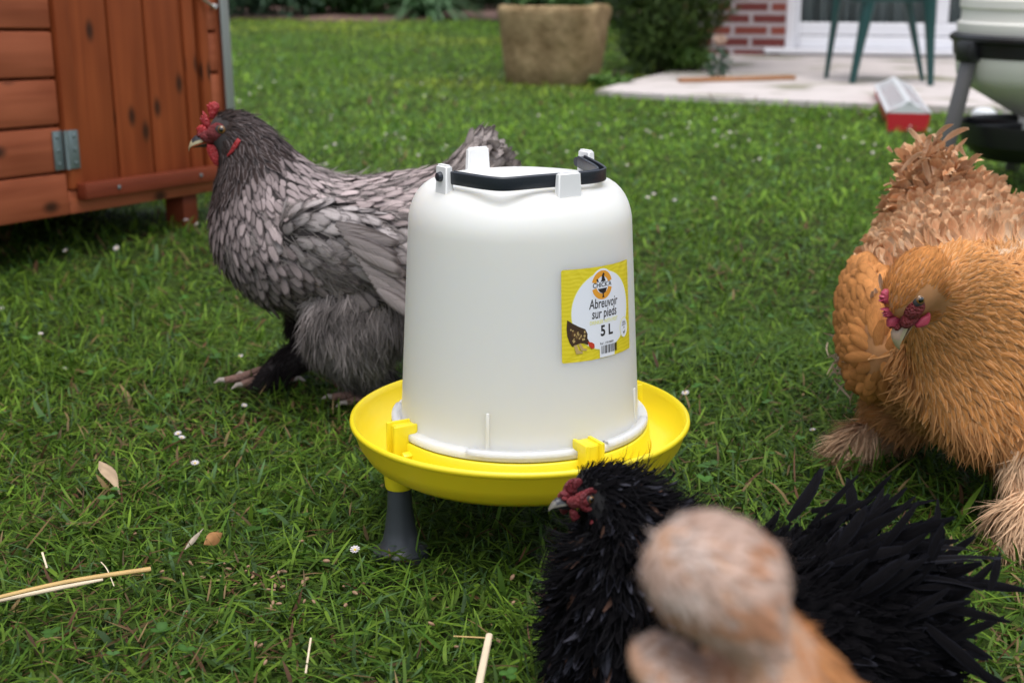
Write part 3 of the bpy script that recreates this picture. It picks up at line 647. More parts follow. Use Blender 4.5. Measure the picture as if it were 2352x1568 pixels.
# ------------------------------------------------------------------ poultry drinker
DC = np.array([.007, 1.17, 0.]); dx, dy = DC[0], DC[1]
m_yel, t, p = newmat('yellow_plastic'); p.inputs['Base Color'].default_value = (.82, .66, .018, 1); p.inputs['Roughness'].default_value = .33; p.inputs['Subsurface Weight'].default_value = .12; p.inputs['Subsurface Radius'].default_value = (.012, .009, .002); p.inputs['Subsurface Scale'].default_value = 1
m_res, t, p = newmat('milky_plastic'); p.inputs['Base Color'].default_value = (.74, .74, .71, 1); p.inputs['Roughness'].default_value = .36; p.inputs['Subsurface Weight'].default_value = .7; p.inputs['Subsurface Radius'].default_value = (.05, .045, .034); p.inputs['Subsurface Scale'].default_value = 1
N, L = t.nodes, t.links; tc = N.new('ShaderNodeTexCoord'); n1 = N.new('ShaderNodeTexNoise'); n1.inputs['Scale'].default_value = 260; L.new(tc.outputs['Object'], n1.inputs[0]); b = N.new('ShaderNodeBump'); b.inputs['Strength'].default_value = .03; b.inputs['Distance'].default_value = .001; L.new(n1.outputs['Fac'], b.inputs['Height']); L.new(b.outputs[0], p.inputs['Normal'])
m_hand = plain('dark_plastic', (.022, .027, .038), .38, var=.08, bump=.05, bscale=300); m_foot = plain('foot_plastic', (.042, .048, .056), .4, var=.1)
dr = thing('poultry_drinker', (dx, dy, 0), 'milky white bell drinker with a label, in a round yellow tray on grey feet', 'drinker')
S = 128
# tray
MB().lathe([(0, .081), (.096, .081), (.1165, .082), (.119, .084), (.1195, .086), (.126, .0865), (.135, .090), (.143, .099), (.1475, .108), (.1488, .1125), (.1505, .1138), (.1528, .1128), (.1533, .110), (.1520, .1085), (.1505, .1065), (.1465, .094), (.1390, .082), (.129, .0755), (.10, .073), (0, .073)], tuple(DC), S).build('tray', m_yel, dr, sharp=60)
MB().lathe([(.1085, .0808), (.1095, .1070), (.111, .1078), (.1158, .1072), (.1168, .106), (.1186, .0862), (.1190, .080)], tuple(DC), S).build('tray_ring', m_yel, dr, sharp=50)
for k, a in enumerate((209, 299, 29, 119)):
    a = R_(a); d = Vector((math.cos(a), math.sin(a), 0)); tn = Vector((-d.y, d.x, 0)); o = Vector(DC)
    mb = MB(); W_ = .0170
    mb.box((W_, .010, .037), frame(o + d * .1190 + Vector((0, 0, .102)), tn, -d, (0, 0, 1)), .0009)
    mb.box((W_, .020, .004), frame(o + d * .1130 + Vector((0, 0, .1192)), tn, -d, (0, 0, 1)), .0009)
    for s in (-1, 1): mb.box((.0035, .022, .041), frame(o + d * .1170 + tn * s * (W_ / 2 - .001) + Vector((0, 0, .1025)), tn, -d, (0, 0, 1)), .0008)
    for s in (-1, 1):
        mb.box((.006, .010, .018), frame(o + d * .1185 + tn * s * (W_ / 2 + .0038) + Vector((0, 0, .0925)), tn, -d, (0, 0, 1)) @ Matrix.Rotation(s * R_(28), 4, 'Y'), .001)
    mb.build('clip', m_yel, dr)
    c = o + d * .1205
    lg = MB().lathe([(0, .012), (.0088, .014), (.0100, .058), (.0112, .0665), (.0108, .068), (0, .068)], (c.x, c.y, 0), 36)
    lg = MB().lathe([(.0, .067), (.0098, .067), (.0104, .064), (.0112, .045), (.0135, .027), (.0162, .014), (.0200, .0085), (.0245, .006), (.0250, -.004), (0, -.004)], (c.x, c.y, 0), 40).build('leg', m_foot, dr)
    MB().lathe([(.0, .0795), (.0135, .079), (.0125, .066), (.0118, .0645), (.0108, .0645), (0, .0655)], (c.x, c.y, 0), 36).build('socket', m_yel, lg)
# reservoir
def RR(z): return .1067 + (z - .116) / (.288 - .116) * (.0973 - .1067)
prof = [(.1147, .1085), (.1153, .1095), (.1153, .1135), (.1147, .1148), (.1090, .1150), (.1072, .1158)]
prof += [(RR(z), z) for z in (.118, .13, .15, .18, .21, .24, .265, .288)]
for k in range(1, 10): a = k / 9 * math.pi / 2; prof.append((.0973 - .0265 * (1 - math.cos(a)) , .288 + .0375 * math.sin(a)))
prof += [(.066, .3258), (.060, .3262), (.0585, .3275), (.05, .329), (.03, .3315), (0, .3325)]
mb = MB(); mb.lathe(prof, tuple(DC), S)
for v in mb.bm.verts:
    x, y = v.co.x - dx, v.co.y - dy; r = math.hypot(x, y)
    if v.co.z > .296 and r > .03:
        a = math.degrees(math.atan2(y, x)) % 360
        g = math.exp(-((a - 258) / 15) ** 2) * min(1, (v.co.z - .296) / .02) * min(1, (r - .03) / .03)
        v.co.z -= .0026 * g
res = mb.build('reservoir', m_res, dr, sharp=50)
m_lug = plain('milky_lug', (.80, .80, .80), .4, var=.02)
def lug(a, rad, wdt, z0, z1, th=.006, nm='lug', hole=False, taper=.86):
    a = R_(a); d = Vector((math.cos(a), math.sin(a), 0)); tn = Vector((-d.y, d.x, 0))
    mb = MB(); b = bmesh.new(); bmesh.ops.create_cube(b, size=1)
    for v in b.verts: v.co = Vector((v.co.x * wdt * (taper if v.co.z > 0 else 1.04), v.co.y * th * (.85 if v.co.z > 0 else 1.25), v.co.z * (z1 - z0)))
    bmesh.ops.bevel(b, geom=list(b.edges), offset=.0016, segments=3, affect='EDGES')
    for f in b.faces: f.smooth = True
    mb.add(b, frame(Vector(DC) + d * rad + Vector((0, 0, (z0 + z1) / 2)), tn, -d, (0, 0, 1)))
    return mb.build(nm, m_lug, res)
lug(216.5, .0785, .0185, .300, .3450, .008); lug(36, .0730, .0185, .308, .3450, .008)
for a, z in ((300, .342), (122, .345)):
    lug(a, .0775 if a == 300 else .072, .0245, .300, z, .0075, 'tab')
m_rib = plain('milky_rib', (.74, .74, .71), .4, var=.02)
for a in (255, 342): # moulded ribs
    a_ = R_(a); d = Vector((math.cos(a_), math.sin(a_), 0))
    MB().box((.0035 if a == 255 else .005, .0032, .034), frame(Vector(DC) + d * .1054 + Vector((0, 0, .130)), (-d.y, d.x, 0), -d, (0, 0, 1)) @ Matrix.Rotation(R_(-3.2), 4, 'X'), .0013).build('rib', m_rib, res)
# thicker segments of the flange
for a0, a1 in ((247, 293), (310, 350), (170, 200)):
    V = []; q = np.radians(np.linspace(a0, a1, 40))
    for a in q:
        for r, z in ((.1085, .1149), (.1085, .1166), (.1142, .1166), (.1156, .1155), (.1156, .1120)): V.append((dx + r * math.cos(a), dy + r * math.sin(a), z))
    V = np.array(V); i = np.arange(len(V)).reshape(40, 5); Fc = np.stack([i[:-1, :-1], i[1:, :-1], i[1:, 1:], i[:-1, 1:]], -1).reshape(-1, 4)
    put('flange_band', np_mesh('flange_band', V, Fc, m_res), res)
# handle: U-section strap swept round the top
hp = [(219, .0735, 0), (224, .0742, 0), (237, .0760, .0), (248, .0805, 0), (256, .0838, 0), (261, .0840, 0), (267, .0800, 0), (276, .0735, 0), (287, .0692, 0), (300, .0688, 0), (312, .0705, 0), (321, .0735, 0), (328, .0750, 0), (335, .0748, 0), (341, .0720, 0), (350, .0675, 0), (2, .0640, 0), (18, .0632, 0), (33, .0650, .001)]
pts = []
for a, r, dz in hp: pts.append(Vector((dx + r * math.cos(R_(a)), dy + r * math.sin(R_(a)), .3345 + dz)))
# smooth
def crs(P, n=6):
    P = [P[0]] + list(P) + [P[-1]]; o = []
    for i in range(1, len(P) - 2):
        for k in range(n):
            t = k / n; a, b, c, d = P[i - 1], P[i], P[i + 1], P[i + 2]
            o.append(.5 * ((2 * b) + (c - a) * t + (2 * a - 5 * b + 4 * c - d) * t * t + (3 * b - a - 3 * c + d) * t ** 3))
    return o + [P[-2]]
hpts = crs(pts, 5)
sec = [(.0042, .0050), (.0042, -.0042), (.0034, -.0052), (-.0034, -.0052), (-.0040, -.0042), (-.0040, .0046), (-.0034, .0052), (-.0024, .0052), (-.0020, .0046), (-.0020, -.0028), (.0020, -.0028), (.0020, .0050), (.0026, .0056), (.0036, .0056)]
mb = MB(); rg = []
for i, q in enumerate(hpts):
    t_ = (hpts[min(i + 1, len(hpts) - 1)] - hpts[max(i - 1, 0)]); t_.z = 0; t_.normalize(); n_ = Vector((t_.y, -t_.x, 0))
    rg.append([mb.bm.verts.new(q + n_ * a + Vector((0, 0, b_))) for a, b_ in sec])
for A, B in zip(rg, rg[1:]):
    for k in range(len(sec)): f = mb.bm.faces.new((A[k], A[(k + 1) % len(sec)], B[(k + 1) % len(sec)], B[k])); f.smooth = True
mb.bm.faces.new(rg[0]); mb.bm.faces.new(rg[-1][::-1])
for a, r0, r1 in ((216.5, .071, .0860), (36, .062, .0800)):
    a_ = R_(a); d = Vector((math.cos(a_), math.sin(a_), 0)); zc_ = Vector((0, 0, .3352))
    mb.tube([Vector(DC) + d * r0 + zc_, Vector(DC) + d * (r1 - .003) + zc_, Vector(DC) + d * (r1 - .0005) + zc_, Vector(DC) + d * r1 + zc_], [.0042, .0042, .0034, .0016], 16)
mb.build('handle', m_hand, dr, sharp=40)

# label ------------------------------------------------------------
LA0, LZ0, LW, LH = R_(289.3), .1885, .0820, .0775
def lmap(x, y, k):   # x,y in metres on the sheet
    z = LZ0 + y - .0022 * x / LW; r = RR(z) + .0003 + k * .00009; a = LA0 + x / .1005
    return (dx + r * math.cos(a), dy + r * math.sin(a), z)
m_ly, t, p = newmat('label_yellow'); N, L = t.nodes, t.links
tc = N.new('ShaderNodeTexCoord'); wv = N.new('ShaderNodeTexWave'); wv.bands_direction = 'Z'; wv.inputs['Scale'].default_value = 90; wv.inputs['Distortion'].default_value = 14; wv.inputs['Detail Scale'].default_value = .35
L.new(tc.outputs['Object'], wv.inputs[0]); mx = N.new('ShaderNodeMix'); mx.data_type = 'RGBA'; mx.inputs[6].default_value = (.70, .58, .02, 1); mx.inputs[7].default_value = (.78, .66, .035, 1); L.new(wv.outputs['Fac'], mx.inputs[0]); L.new(mx.outputs[2], p.inputs['Base Color']); p.inputs['Roughness'].default_value = .35
def ink(n, c): return plain(n, c, .4, var=.02)
m_lw, m_lb, m_lo, m_lp, m_lr, m_lbr = ink('label_white', (.80, .83, .90)), ink('label_black', (.018, .016, .02)), ink('label_orange', (.78, .34, .03)), ink('label_pale_yellow', (.80, .78, .18)), ink('label_red', (.55, .05, .02)), ink('label_brown', (.055, .028, .014))
m_ls = ink('label_straw', (.5, .36, .14))
def lsheet(outline, k, n=10):
    """filled shape from outline scaled rings about its centre; outline (m,2)"""
    o = np.array(outline, float); c = o.mean(0); mb = MB(); rings = []
    for j in range(n, 0, -1):
        q = c + (o - c) * (j / n); rings.append([mb.bm.verts.new(lmap(x, y, k)) for x, y in q])
    cv = mb.bm.verts.new(lmap(c[0], c[1], k)); m = len(o)
    for A, B in zip(rings, rings[1:]):
        for i in range(m): mb.bm.faces.new((A[i], A[(i + 1) % m], B[(i + 1) % m], B[i]))
    for i in range(m): mb.bm.faces.new((rings[-1][i], rings[-1][(i + 1) % m], cv))
    return mb
def ell(cx_, cy_, rx, ry, m=56, a0=0, a1=360): return [(cx_ + rx * math.cos(R_(a0 + (a1 - a0) * i / m)), cy_ + ry * math.sin(R_(a0 + (a1 - a0) * i / m))) for i in range(m)]
def dens(P, n=8):
    o = []
    for i in range(len(P)):
        a, b = np.array(P[i]), np.array(P[(i + 1) % len(P)])
        for k in range(n): o.append(tuple(a + (b - a) * k / n))
    return o
r_ = .0016; rc = []
for cx_, cy_, a in ((LW - r_, LH - r_, 0), (r_, LH - r_, 90), (r_, r_, 180), (LW - r_, r_, 270)):
    for j in range(4): rc.append((cx_ + r_ * math.cos(R_(a + j * 30)), cy_ + r_ * math.sin(R_(a + j * 30))))
label = lsheet(dens(rc, 6), 0, 14).build('label', m_ly, res, sharp=0)
for o in [label]: pass
# label is a part of the drinker; its prints are sub-parts
label.parent = dr
def lpart(nm, mb, mat): return mb.build(nm, mat, label, sharp=0)
def merge(mbs):
    a = mbs[0]
    for b in mbs[1:]:
        vm = {v: a.bm.verts.new(v.co) for v in b.bm.verts}
        for f in b.bm.faces: a.bm.faces.new([vm[v] for v in f.verts])
        b.bm.free()
    return a
bcx, bcy = .52 * LW, .52 * LH
lpart('badge_border', lsheet(ell(bcx, bcy, .0345, .0335, 80), 1, 12), m_lp)
lpart('badge', merge([lsheet(ell(bcx, bcy, .0338, .0328, 80), 2, 12), lsheet(dens([(.445 * LW, .012), (.665 * LW, .012), (.665 * LW, .0005), (.445 * LW, .0005)], 5), 2, 4)]), m_lw)
lgx, lgy = .50 * LW, .80 * LH
lpart('logo_disc', lsheet(ell(lgx, lgy, .0137, .0137), 3, 6), m_lw)
def lring(cx_, cy_, r0, r1, k, skip=None, m=96):
    mb = MB(); pv = None
    for i in range(m + 1):
        a = 2 * math.pi * i / m; c, s = math.cos(a), math.sin(a)
        hide = skip and abs(s * r1) < skip
        cur = None if hide else [mb.bm.verts.new(lmap(cx_ + r * c, cy_ + r * s, k)) for r in (r0, r1)]
        if cur and pv: mb.bm.faces.new((pv[0], pv[1], cur[1], cur[0]))
        pv = cur
    return mb
lpart('logo_ring', lring(lgx, lgy, .0072, .0121, 4, .0030), m_lo)
def S_(P, cx_, cy_, s): return [(cx_ + x * s, cy_ + y * s) for x, y in P]
cock_top = [(-.30, .28), (-.20, .30), (-.12, .80), (.02, 1.0), (.10, .96), (.20, .86), (.10, .80), (.16, .6), (.30, .28)]
cock_bot = [(-.62, -.28), (.45, -.28), (.28, -.62), (.05, -.70), (.02, -.98), (.12, -1.04), (-.16, -1.04), (-.08, -.98), (-.10, -.70), (-.42, -.55)]
tail_ = [(-.66, .28), (-.50, .28), (-.62, .55), (-.78, .50)]
lpart('logo_hen', merge([lsheet(dens(S_(q, lgx + .0008, lgy, .0102), 3), 5, 3) for q in (cock_top, cock_bot, tail_)]), m_lb)
def ltext(s, cx_, cy_, h, k, bold=0, xs=1., shear=0, spacing=1.):
    cu = bpy.data.curves.new('t', 'FONT'); cu.body = s; cu.size = 1; cu.align_x = 'CENTER'; cu.align_y = 'CENTER'; cu.offset = bold; cu.shear = shear; cu.space_character = spacing; cu.resolution_u = 4
    o = bpy.data.objects.new('t', cu); C.objects.link(o); dg = bpy.context.evaluated_depsgraph_get()
    me = bpy.data.meshes.new_from_object(o.evaluated_get(dg)); bpy.data.objects.remove(o)
    mb = MB(); mb.bm.from_mesh(me); bpy.data.meshes.remove(me)
    for f in mb.bm.faces: f.smooth = False
    for v in mb.bm.verts: v.co = Vector(lmap(cx_ + v.co.x * h * xs, cy_ + v.co.y * h, k))
    return mb
lpart('brand_name', ltext("CHICK'A", lgx, lgy + .0001, .0056, 5, .012, 1.02), m_lb)
tx = .525 * LW
lpart('title', merge([ltext('Abreuvoir', tx, .600 * LH, .0115, 3, .012, .72, .1), ltext('sur pieds', tx + .0005, .492 * LH, .0115, 3, .012, .72, .1)]), m_lb)
lpart('subtitle', ltext('DRINKER WITH FEET', tx, .40 * LH, .0044, 3, .01, .82), m_lp)
lpart('capacity', ltext('5 L', .55 * LW, .295 * LH, .0125, 3, .03, .95), m_lb)
bars = [lsheet(ell(.0, .0, .00001, .00001, 4), 3, 1)]; x = .468 * LW
for wv_ in (2, 1, 1, 2, 3, 1, 1, 3, 2, 1, 1, 2, 1, 3, 2, 1):
    w_ = wv_ * .00042; bars.append(lsheet([(x, .0035), (x + w_, .0035), (x + w_, .0105), (x, .0105)], 3, 1)); x += w_ + .00042 * random.choice((1, 1, 2))
lpart('barcode', merge(bars[1:]), m_lb); lpart('reference_text', ltext('Ref : 17018000', .55 * LW, .160 * LH, .0027, 3, .01, 1.), m_lb)
exx, eyy = .855 * LW, .27 * LH
lpart('side_badge_border', lsheet(ell(exx, eyy, .0068, .0088, 40), 3, 4), m_lp); lpart('side_badge', lsheet(ell(exx, eyy, .0063, .0083, 40), 4, 4), m_lw)
lpart('side_badge_text', merge([ltext('IDÉAL', exx, eyy + .0045, .0022, 5, .01), ltext("JUSQU'À", exx, eyy + .0024, .0022, 5, .01, .8), ltext('4', exx, eyy - .0002, .0034, 5, .01),
    lsheet(dens(S_([(-.9, .7), (-.5, .1), (.1, .2), (.5, .9), (.8, .8), (.6, -.2), (.1, -.6), (.1, -1), (-.1, -1), (-.1, -.6), (-.6, -.3)], exx, eyy - .0042, .0020), 2), 5, 3)]), m_lb)
# pecking hen picture
hb_ = [(-.85, 1.0), (-.55, .80), (-.1, .55), (.35, .35), (.50, .05), (.48, -.2), (.62, -.45), (.50, -.62), (.25, -.50), (.0, -.45), (-.25, -.52), (-.55, -.62), (-.72, -.35), (-.86, .05), (-.90, .5)]
hcx, hcy = .205 * LW, .285 * LH
lpart('hen_picture_body', lsheet(dens(S_(hb_, hcx, hcy, .0140), 3), 3, 6), m_lbr)
lpart('hen_picture_flecks', merge([lsheet(ell(hcx + random.uniform(-.009, .005), hcy + random.uniform(-.005, .006), random.uniform(.0004, .0009), random.uniform(.0005, .0011), 8, 0, 360), 4, 1) for _ in range(26)]), m_ls)
lpart('hen_picture_head', merge([lsheet(dens(S_([(.50, -.42), (.80, -.50), (.98, -.62), (1.0, -.86), (.78, -.90), (.60, -.72)], hcx, hcy, .0140), 2), 4, 3)]), m_lr)
lpart('hen_picture_legs', merge([lsheet(dens(S_(q, hcx, hcy, .0140), 3), 4, 2) for q in ([(-.45, -.55), (-.25, -.52), (-.10, -.95), (.15, -1.0), (.15, -1.08), (-.3, -1.08)], [(-.15, -.5), (.02, -.48), (.20, -.80), (.45, -.86), (.42, -.94), (.05, -.92)])]), m_ls)
lpart('hen_picture_wing', lsheet(dens(S_([(-.55, .35), (-.1, .2), (.15, -.05), (.1, -.25), (-.3, -.2), (-.6, .05)], hcx, hcy, .0140), 3), 4, 3), ink('label_dark_brown', (.10, .05, .02)))
# ------------------------------------------------------------------ lawn
NEAR = 105000; FARN = 240000
def sample_lawn(n, d0, d1, ex):
    """ground points with density ~ d^-ex within the (widened) view wedge"""
    u = rng.random(n)
    k = 1 - ex + 1  # wedge width grows with d
    d = (d0 ** k + u * (d1 ** k - d0 ** k)) ** (1 / k) if abs(k) > 1e-6 else d0 * (d1 / d0) ** u
    x = (rng.random(n) * 2 - 1) * (.60 * d + .30)
    return x, d
xa, da = sample_lawn(NEAR, .60, 1.75, .3); xb, db = sample_lawn(FARN, 1.75, 13.5, 1.75)
gx, gy = np.concatenate([xa, xb]), np.concatenate([da, db])
kp = ~inpoly(gx, gy, PP)
kp &= ~((gy > 11.9 + .35 * np.sin(gx * 1.3)) & (gx < 1.2))
tq = np.hypot((gx - tl[0]) / .21, (gy - tl[1]) / .18); kp &= tq > 1
gx, gy = gx[kp], gy[kp]; n = len(gx)
gz = ground_h(gx, gy)
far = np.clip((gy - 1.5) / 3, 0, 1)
az = rng.uniform(0, 2 * np.pi, n); T = np.stack([np.cos(az), np.sin(az), np.zeros(n)], 1); Nn = np.tile([0, 0, 1.], (n, 1))
kind = rng.random(n); dry = fbm(gx * 2.1 + 9, gy * 2.1, 21); lush = fbm(gx * 3.5, gy * 3.5, 44)
isdry = kind < (.06 + .24 * np.clip((dry - .48) * 4, 0, 1)) * (1 - .5 * far)
Ln = rng.gamma(5, .0060, n) * (.65 + .8 * lush); Ln = np.clip(Ln * .76, .009, .046); Ln *= (1 - .05 * far)
Wd = (.0007 + .0011 * rng.random(n) ** 2.2); wide = rng.random(n) < .05; Wd[wide] *= 2.0; Ln[wide] *= 1.15
Wd *= (1 + .42 * np.clip(gy - 1.6, 0, 9)); Ln[isdry] *= .9
under = np.hypot(gx - dx, gy - dy) < .15; Ln[under] *= .8
lift = rng.uniform(.45, 1.5, n); curl = -rng.uniform(.1, 1.9, n)
flat = rng.random(n) < .28; lift[flat] = rng.uniform(.05, .5, flat.sum()); curl[flat] = rng.uniform(-.5, .1, flat.sum())
lift[isdry] = rng.uniform(.0, .9, isdry.sum())
P = np.stack([gx, gy, gz + np.where(flat, rng.uniform(.002, .016, n), -.002)], 1)
V, Fc, _, k = ribbon(P, Nn, T, Ln, Wd, lift, curl, (.7, 1, .85, .08), cols=2, side=rng.normal(0, .12, n))
hue = rng.random(n)[:, None]; br_ = rng.uniform(.55, 1.35, n)[:, None]
pat = fbm(gx * 1.1, gy * 1.1, 77)[:, None]
g1, g2, g3 = np.array([.042, .105, .012]), np.array([.142, .235, .025]), np.array([.075, .14, .05])
col = (g1 * (1 - hue) + g2 * hue) * br_ * (.75 + .5 * pat)
bl = (rng.random(n) < .13)[:, None]; col = np.where(bl, g3 * br_, col)
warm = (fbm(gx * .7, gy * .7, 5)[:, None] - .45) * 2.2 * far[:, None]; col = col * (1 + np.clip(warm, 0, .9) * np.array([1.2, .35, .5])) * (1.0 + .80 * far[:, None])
dc = np.array([.21, .145, .065]) * rng.uniform(.35, 1.25, (n, 1)); db_ = np.array([.12, .06, .03]) * rng.uniform(.5, 1.2, (n, 1)); dc = np.where((rng.random(n) < .35)[:, None], db_, dc)
col = np.where(isdry[:, None], dc, col)
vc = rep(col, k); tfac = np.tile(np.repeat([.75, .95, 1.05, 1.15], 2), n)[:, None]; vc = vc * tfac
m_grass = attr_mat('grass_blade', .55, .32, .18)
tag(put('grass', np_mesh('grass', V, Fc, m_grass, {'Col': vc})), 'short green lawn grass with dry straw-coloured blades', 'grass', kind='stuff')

# clover
def leaf_disc(cx_, az_, rad, tilt, col, seg=9):
    n = len(cx_); a = np.linspace(0, 2 * np.pi, seg, endpoint=False)
    rx = 1 - .18 * np.exp(-((a - 0) / .35) ** 2) - .18 * np.exp(-((a - 2 * np.pi) / .35) ** 2)
    X = np.cos(az_); Y = np.sin(az_)
    dirv = np.stack([X, Y, np.zeros(n)], 1); sid = np.stack([-Y, X, np.zeros(n)], 1)
    up = np.stack([-X * np.sin(tilt), -Y * np.sin(tilt), np.cos(tilt)], 1); dirv = np.stack([X * np.cos(tilt), Y * np.cos(tilt), np.sin(tilt)], 1)
    c = cx_ + dirv * rad[:, None]
    ring = c[:, None] + (np.cos(a) * rx)[None, :, None] * (dirv * rad[:, None])[:, None] + (np.sin(a) * .92)[None, :, None] * (sid * rad[:, None])[:, None] + (.22 * np.abs(np.sin(a)))[None, :, None] * (up * rad[:, None])[:, None]
    V = np.concatenate([c[:, None], ring], 1).reshape(-1, 3); i = np.arange(n)[:, None] * (seg + 1)
    q = np.arange(seg)[None]; Fc = np.stack([np.broadcast_to(i, (n, seg)), i + 1 + q, i + 1 + (q + 1) % seg], -1).reshape(-1, 3)
    cc = np.repeat(col, seg + 1, 0).reshape(n, seg + 1, 3).copy(); cc[:, 0] *= 1.35
    return V, Fc, cc.reshape(-1, 3)
cxs, cds = sample_lawn(1300, .62, 5., 1.4); cm = (fbm(cxs * 2.7 + 3, cds * 2.7, 61) > .47) & ~inpoly(cxs, cds, PP); cxs, cds = cxs[cm], cds[cm]; n = len(cxs)
hgt = rng.uniform(.012, .030, n); base = np.stack([cxs, cds, ground_h(cxs, cds) + hgt], 1); a0 = rng.uniform(0, 6.28, n); rad = rng.uniform(.0022, .0048, n) * (1 + .1 * cds); cc = np.array([.045, .115, .018]) * rng.uniform(.7, 1.5, (n, 1)) * np.array([1, 1, 1]) + rng.uniform(0, .03, (n, 1)) * np.array([.6, .8, .7])
Vs, Fs, Cs = [], [], []; o = 0
for j in range(3):
    V, Fc, c_ = leaf_disc(base, a0 + j * 2.094, rad, rng.uniform(-.1, .5, n), cc); Vs.append(V); Fs.append(Fc + o); Cs.append(c_); o += len(V)
tag(put('clover', np_mesh('clover', np.vstack(Vs), np.vstack(Fs), m_grass, {'Col': np.vstack(Cs)})), 'round-leaved clover growing through the lawn', 'clover', kind='stuff')

# daisies
m_pet = plain('daisy_petal', (.60, .56, .58), .6, var=.05); m_cen = plain('daisy_centre', (.6, .42, .04), .7); m_stem = plain('daisy_stem', (.05, .12, .03), .6)
mb = MB()
for j in range(18):
    a = j * 2 * math.pi / 18; d = Vector((math.cos(a), math.sin(a), 0)); q = Vector((-d.y, d.x, 0)); z = .001 * (j % 2)
    mb.poly([d * .0014 + q * .0006 + Vector((0, 0, z)), d * .0014 - q * .0006 + Vector((0, 0, z)), d * .0052 - q * .0010 + Vector((0, 0, z + .0012)), d * .0062 + Vector((0, 0, z + .0014)), d * .0052 + q * .0010 + Vector((0, 0, z + .0012))], 0)
mb.sphere((0, 0, .0006), (.0021, .0021, .0012), None, 10, 6, mi=1)
mb.tube([(0, 0, 0), (.001, .001, -.012), (.004, .002, -.03)], [.0006, .0006, .0006], 5, mi=2)
me_daisy = mb.mesh('daisy', [m_pet, m_cen, m_stem], 40)
dpx = [(427, 501), (452, 508), (150, 570), (268, 569), (92, 748), (148, 826), (560, 912), (408, 980), (416, 986), (447, 1048), (815, 1245), (1575, 890), (1868, 967), (1488, 447), (1502, 440), (1550, 452), (1640, 452), (3, 690), (550, 805), (640, 690), (2350, 700), (2087, 292)]
dlab = ['daisy in the shade below the coop, near the grey hen', 'small daisy just right of the coop leg', 'pinkish daisy on the grass below the coop', 'daisy on the grass between coop and grey hen', 'broad daisy on bare lawn left of the grey hen', 'round daisy on lawn left of the grey hen foot', 'daisy touching the grey hen front toe', 'left daisy of a pair left of the yellow tray', 'right daisy of a pair left of the yellow tray', 'ragged daisy left of the yellow tray', 'drooping daisy beside the grey drinker foot', 'daisy just right of the yellow tray', 'daisy beside the buff hen foot', 'left daisy of a pair right of the drinker top', 'right daisy of a pair right of the drinker top', 'lone daisy right of the drinker top', 'daisy halfway between drinker top and buff hen', 'daisy at the left edge of the lawn', 'tiny daisy left of the grey hen leg', 'daisy under the grey hen breast', 'daisy near the buff hen wing', 'daisy in front of the red feeder']
def daisy(x, y, lab, s=1., i=0, tl_=.25):
    o = bpy.data.objects.new('daisy', me_daisy); C.objects.link(o)
    o.location = (x, y, float(ground_h(np.array(x), np.array(y))) + .026 * min(1.3, s)); o.rotation_euler = (random.uniform(.1, .7), random.uniform(-tl_, tl_), random.uniform(-.8, .8)); o.scale = (s, s, s)
    return tag(o, lab, 'daisy', 'daisies scattered over the lawn')
for (x, y), lb in zip(dpx, dlab):
    q = G(x, y, .026); daisy(q[0], q[1], lb, random.uniform(.55, .75) * (1 if q[1] < 2 else 1.25))
k = 0
while k < 150:
    px, py = random.uniform(530, 2330), random.triangular(85, 400, 300)
    if not (530 < px < 1160 or (px > 1160 and py > 245)): continue
    q = G(px, py, .03)
    if inpoly(np.array([q[0]]), np.array([q[1]]), PP)[0] or q[1] > 9 or (np.hypot(q[0] - .2, q[1] - 5.87) < .3): continue
    if random.random() > .25 + fbm(np.array([q[0] * 1.2]), np.array([q[1] * 1.2]), 91)[0] ** 2 * 1.6: continue
    daisy(q[0], q[1], 'small white daisy in the blurred lawn behind the drinker', random.uniform(.40, .80)); k += 1

# fallen leaves, straws, grain
m_dleaf = attr_mat('dead_leaf', .7, .25, .2)
def dead_leaf(name, px0, px1, wid, lab, cat, col, curl=.3, z=.03, pro=(.05, .5, .9, 1, .85, .55, .25, .05), z1=None, twist=.5):
    a, b = G(*px0, z), G(*px1, z if z1 is None else z1); d = b - a; Lg = np.linalg.norm(d); T = (d / Lg)[None]; n_ = nrm(np.array([[twist, -.7, .6]])); n_ = nrm(n_ - T * (n_ * T).sum())
    V, Fc, _, k = ribbon(a[None], n_, T, np.array([Lg]), np.array([wid]), np.array([curl / 2]), np.array([-curl]), pro, cols=5, camber=.35, fray=.008)
    c = np.tile(np.array([col]), (k, 1)) * rng.uniform(.8, 1.15, (k, 1))
    return tag(put(name, np_mesh(name, V, Fc, m_dleaf, {'Col': c})), lab, cat)
dead_leaf('dry_leaf', (228, 1058), (276, 1136), .0075, 'pale curled dry leaf standing in the grass left of the drinker', 'leaf', (.52, .38, .25), .7, .03, z1=.018)
dead_leaf('dry_leaf', (468, 1250), (514, 1222), .0060, 'orange-brown rolled dry leaf lying near the grey foot', 'leaf', (.40, .20, .08), 1.2, .022)
dead_leaf('dry_leaf', (424, 1262), (468, 1212), .0022, 'narrow pale dry leaf beside the orange-brown one', 'leaf', (.5, .42, .33), .2, .024)
dead_leaf('dry_leaf', (1338, 1218 - 60), (1352, 1100), .002, 'thin dry leaf blade under the drinker', 'leaf', (.25, .14, .07), .3, .012)
m_straw = plain('straw', (.50, .33, .12), .45, var=.25, vscale=60); m_straw2 = plain('pale_straw', (.66, .54, .38), .5, var=.2, vscale=60)
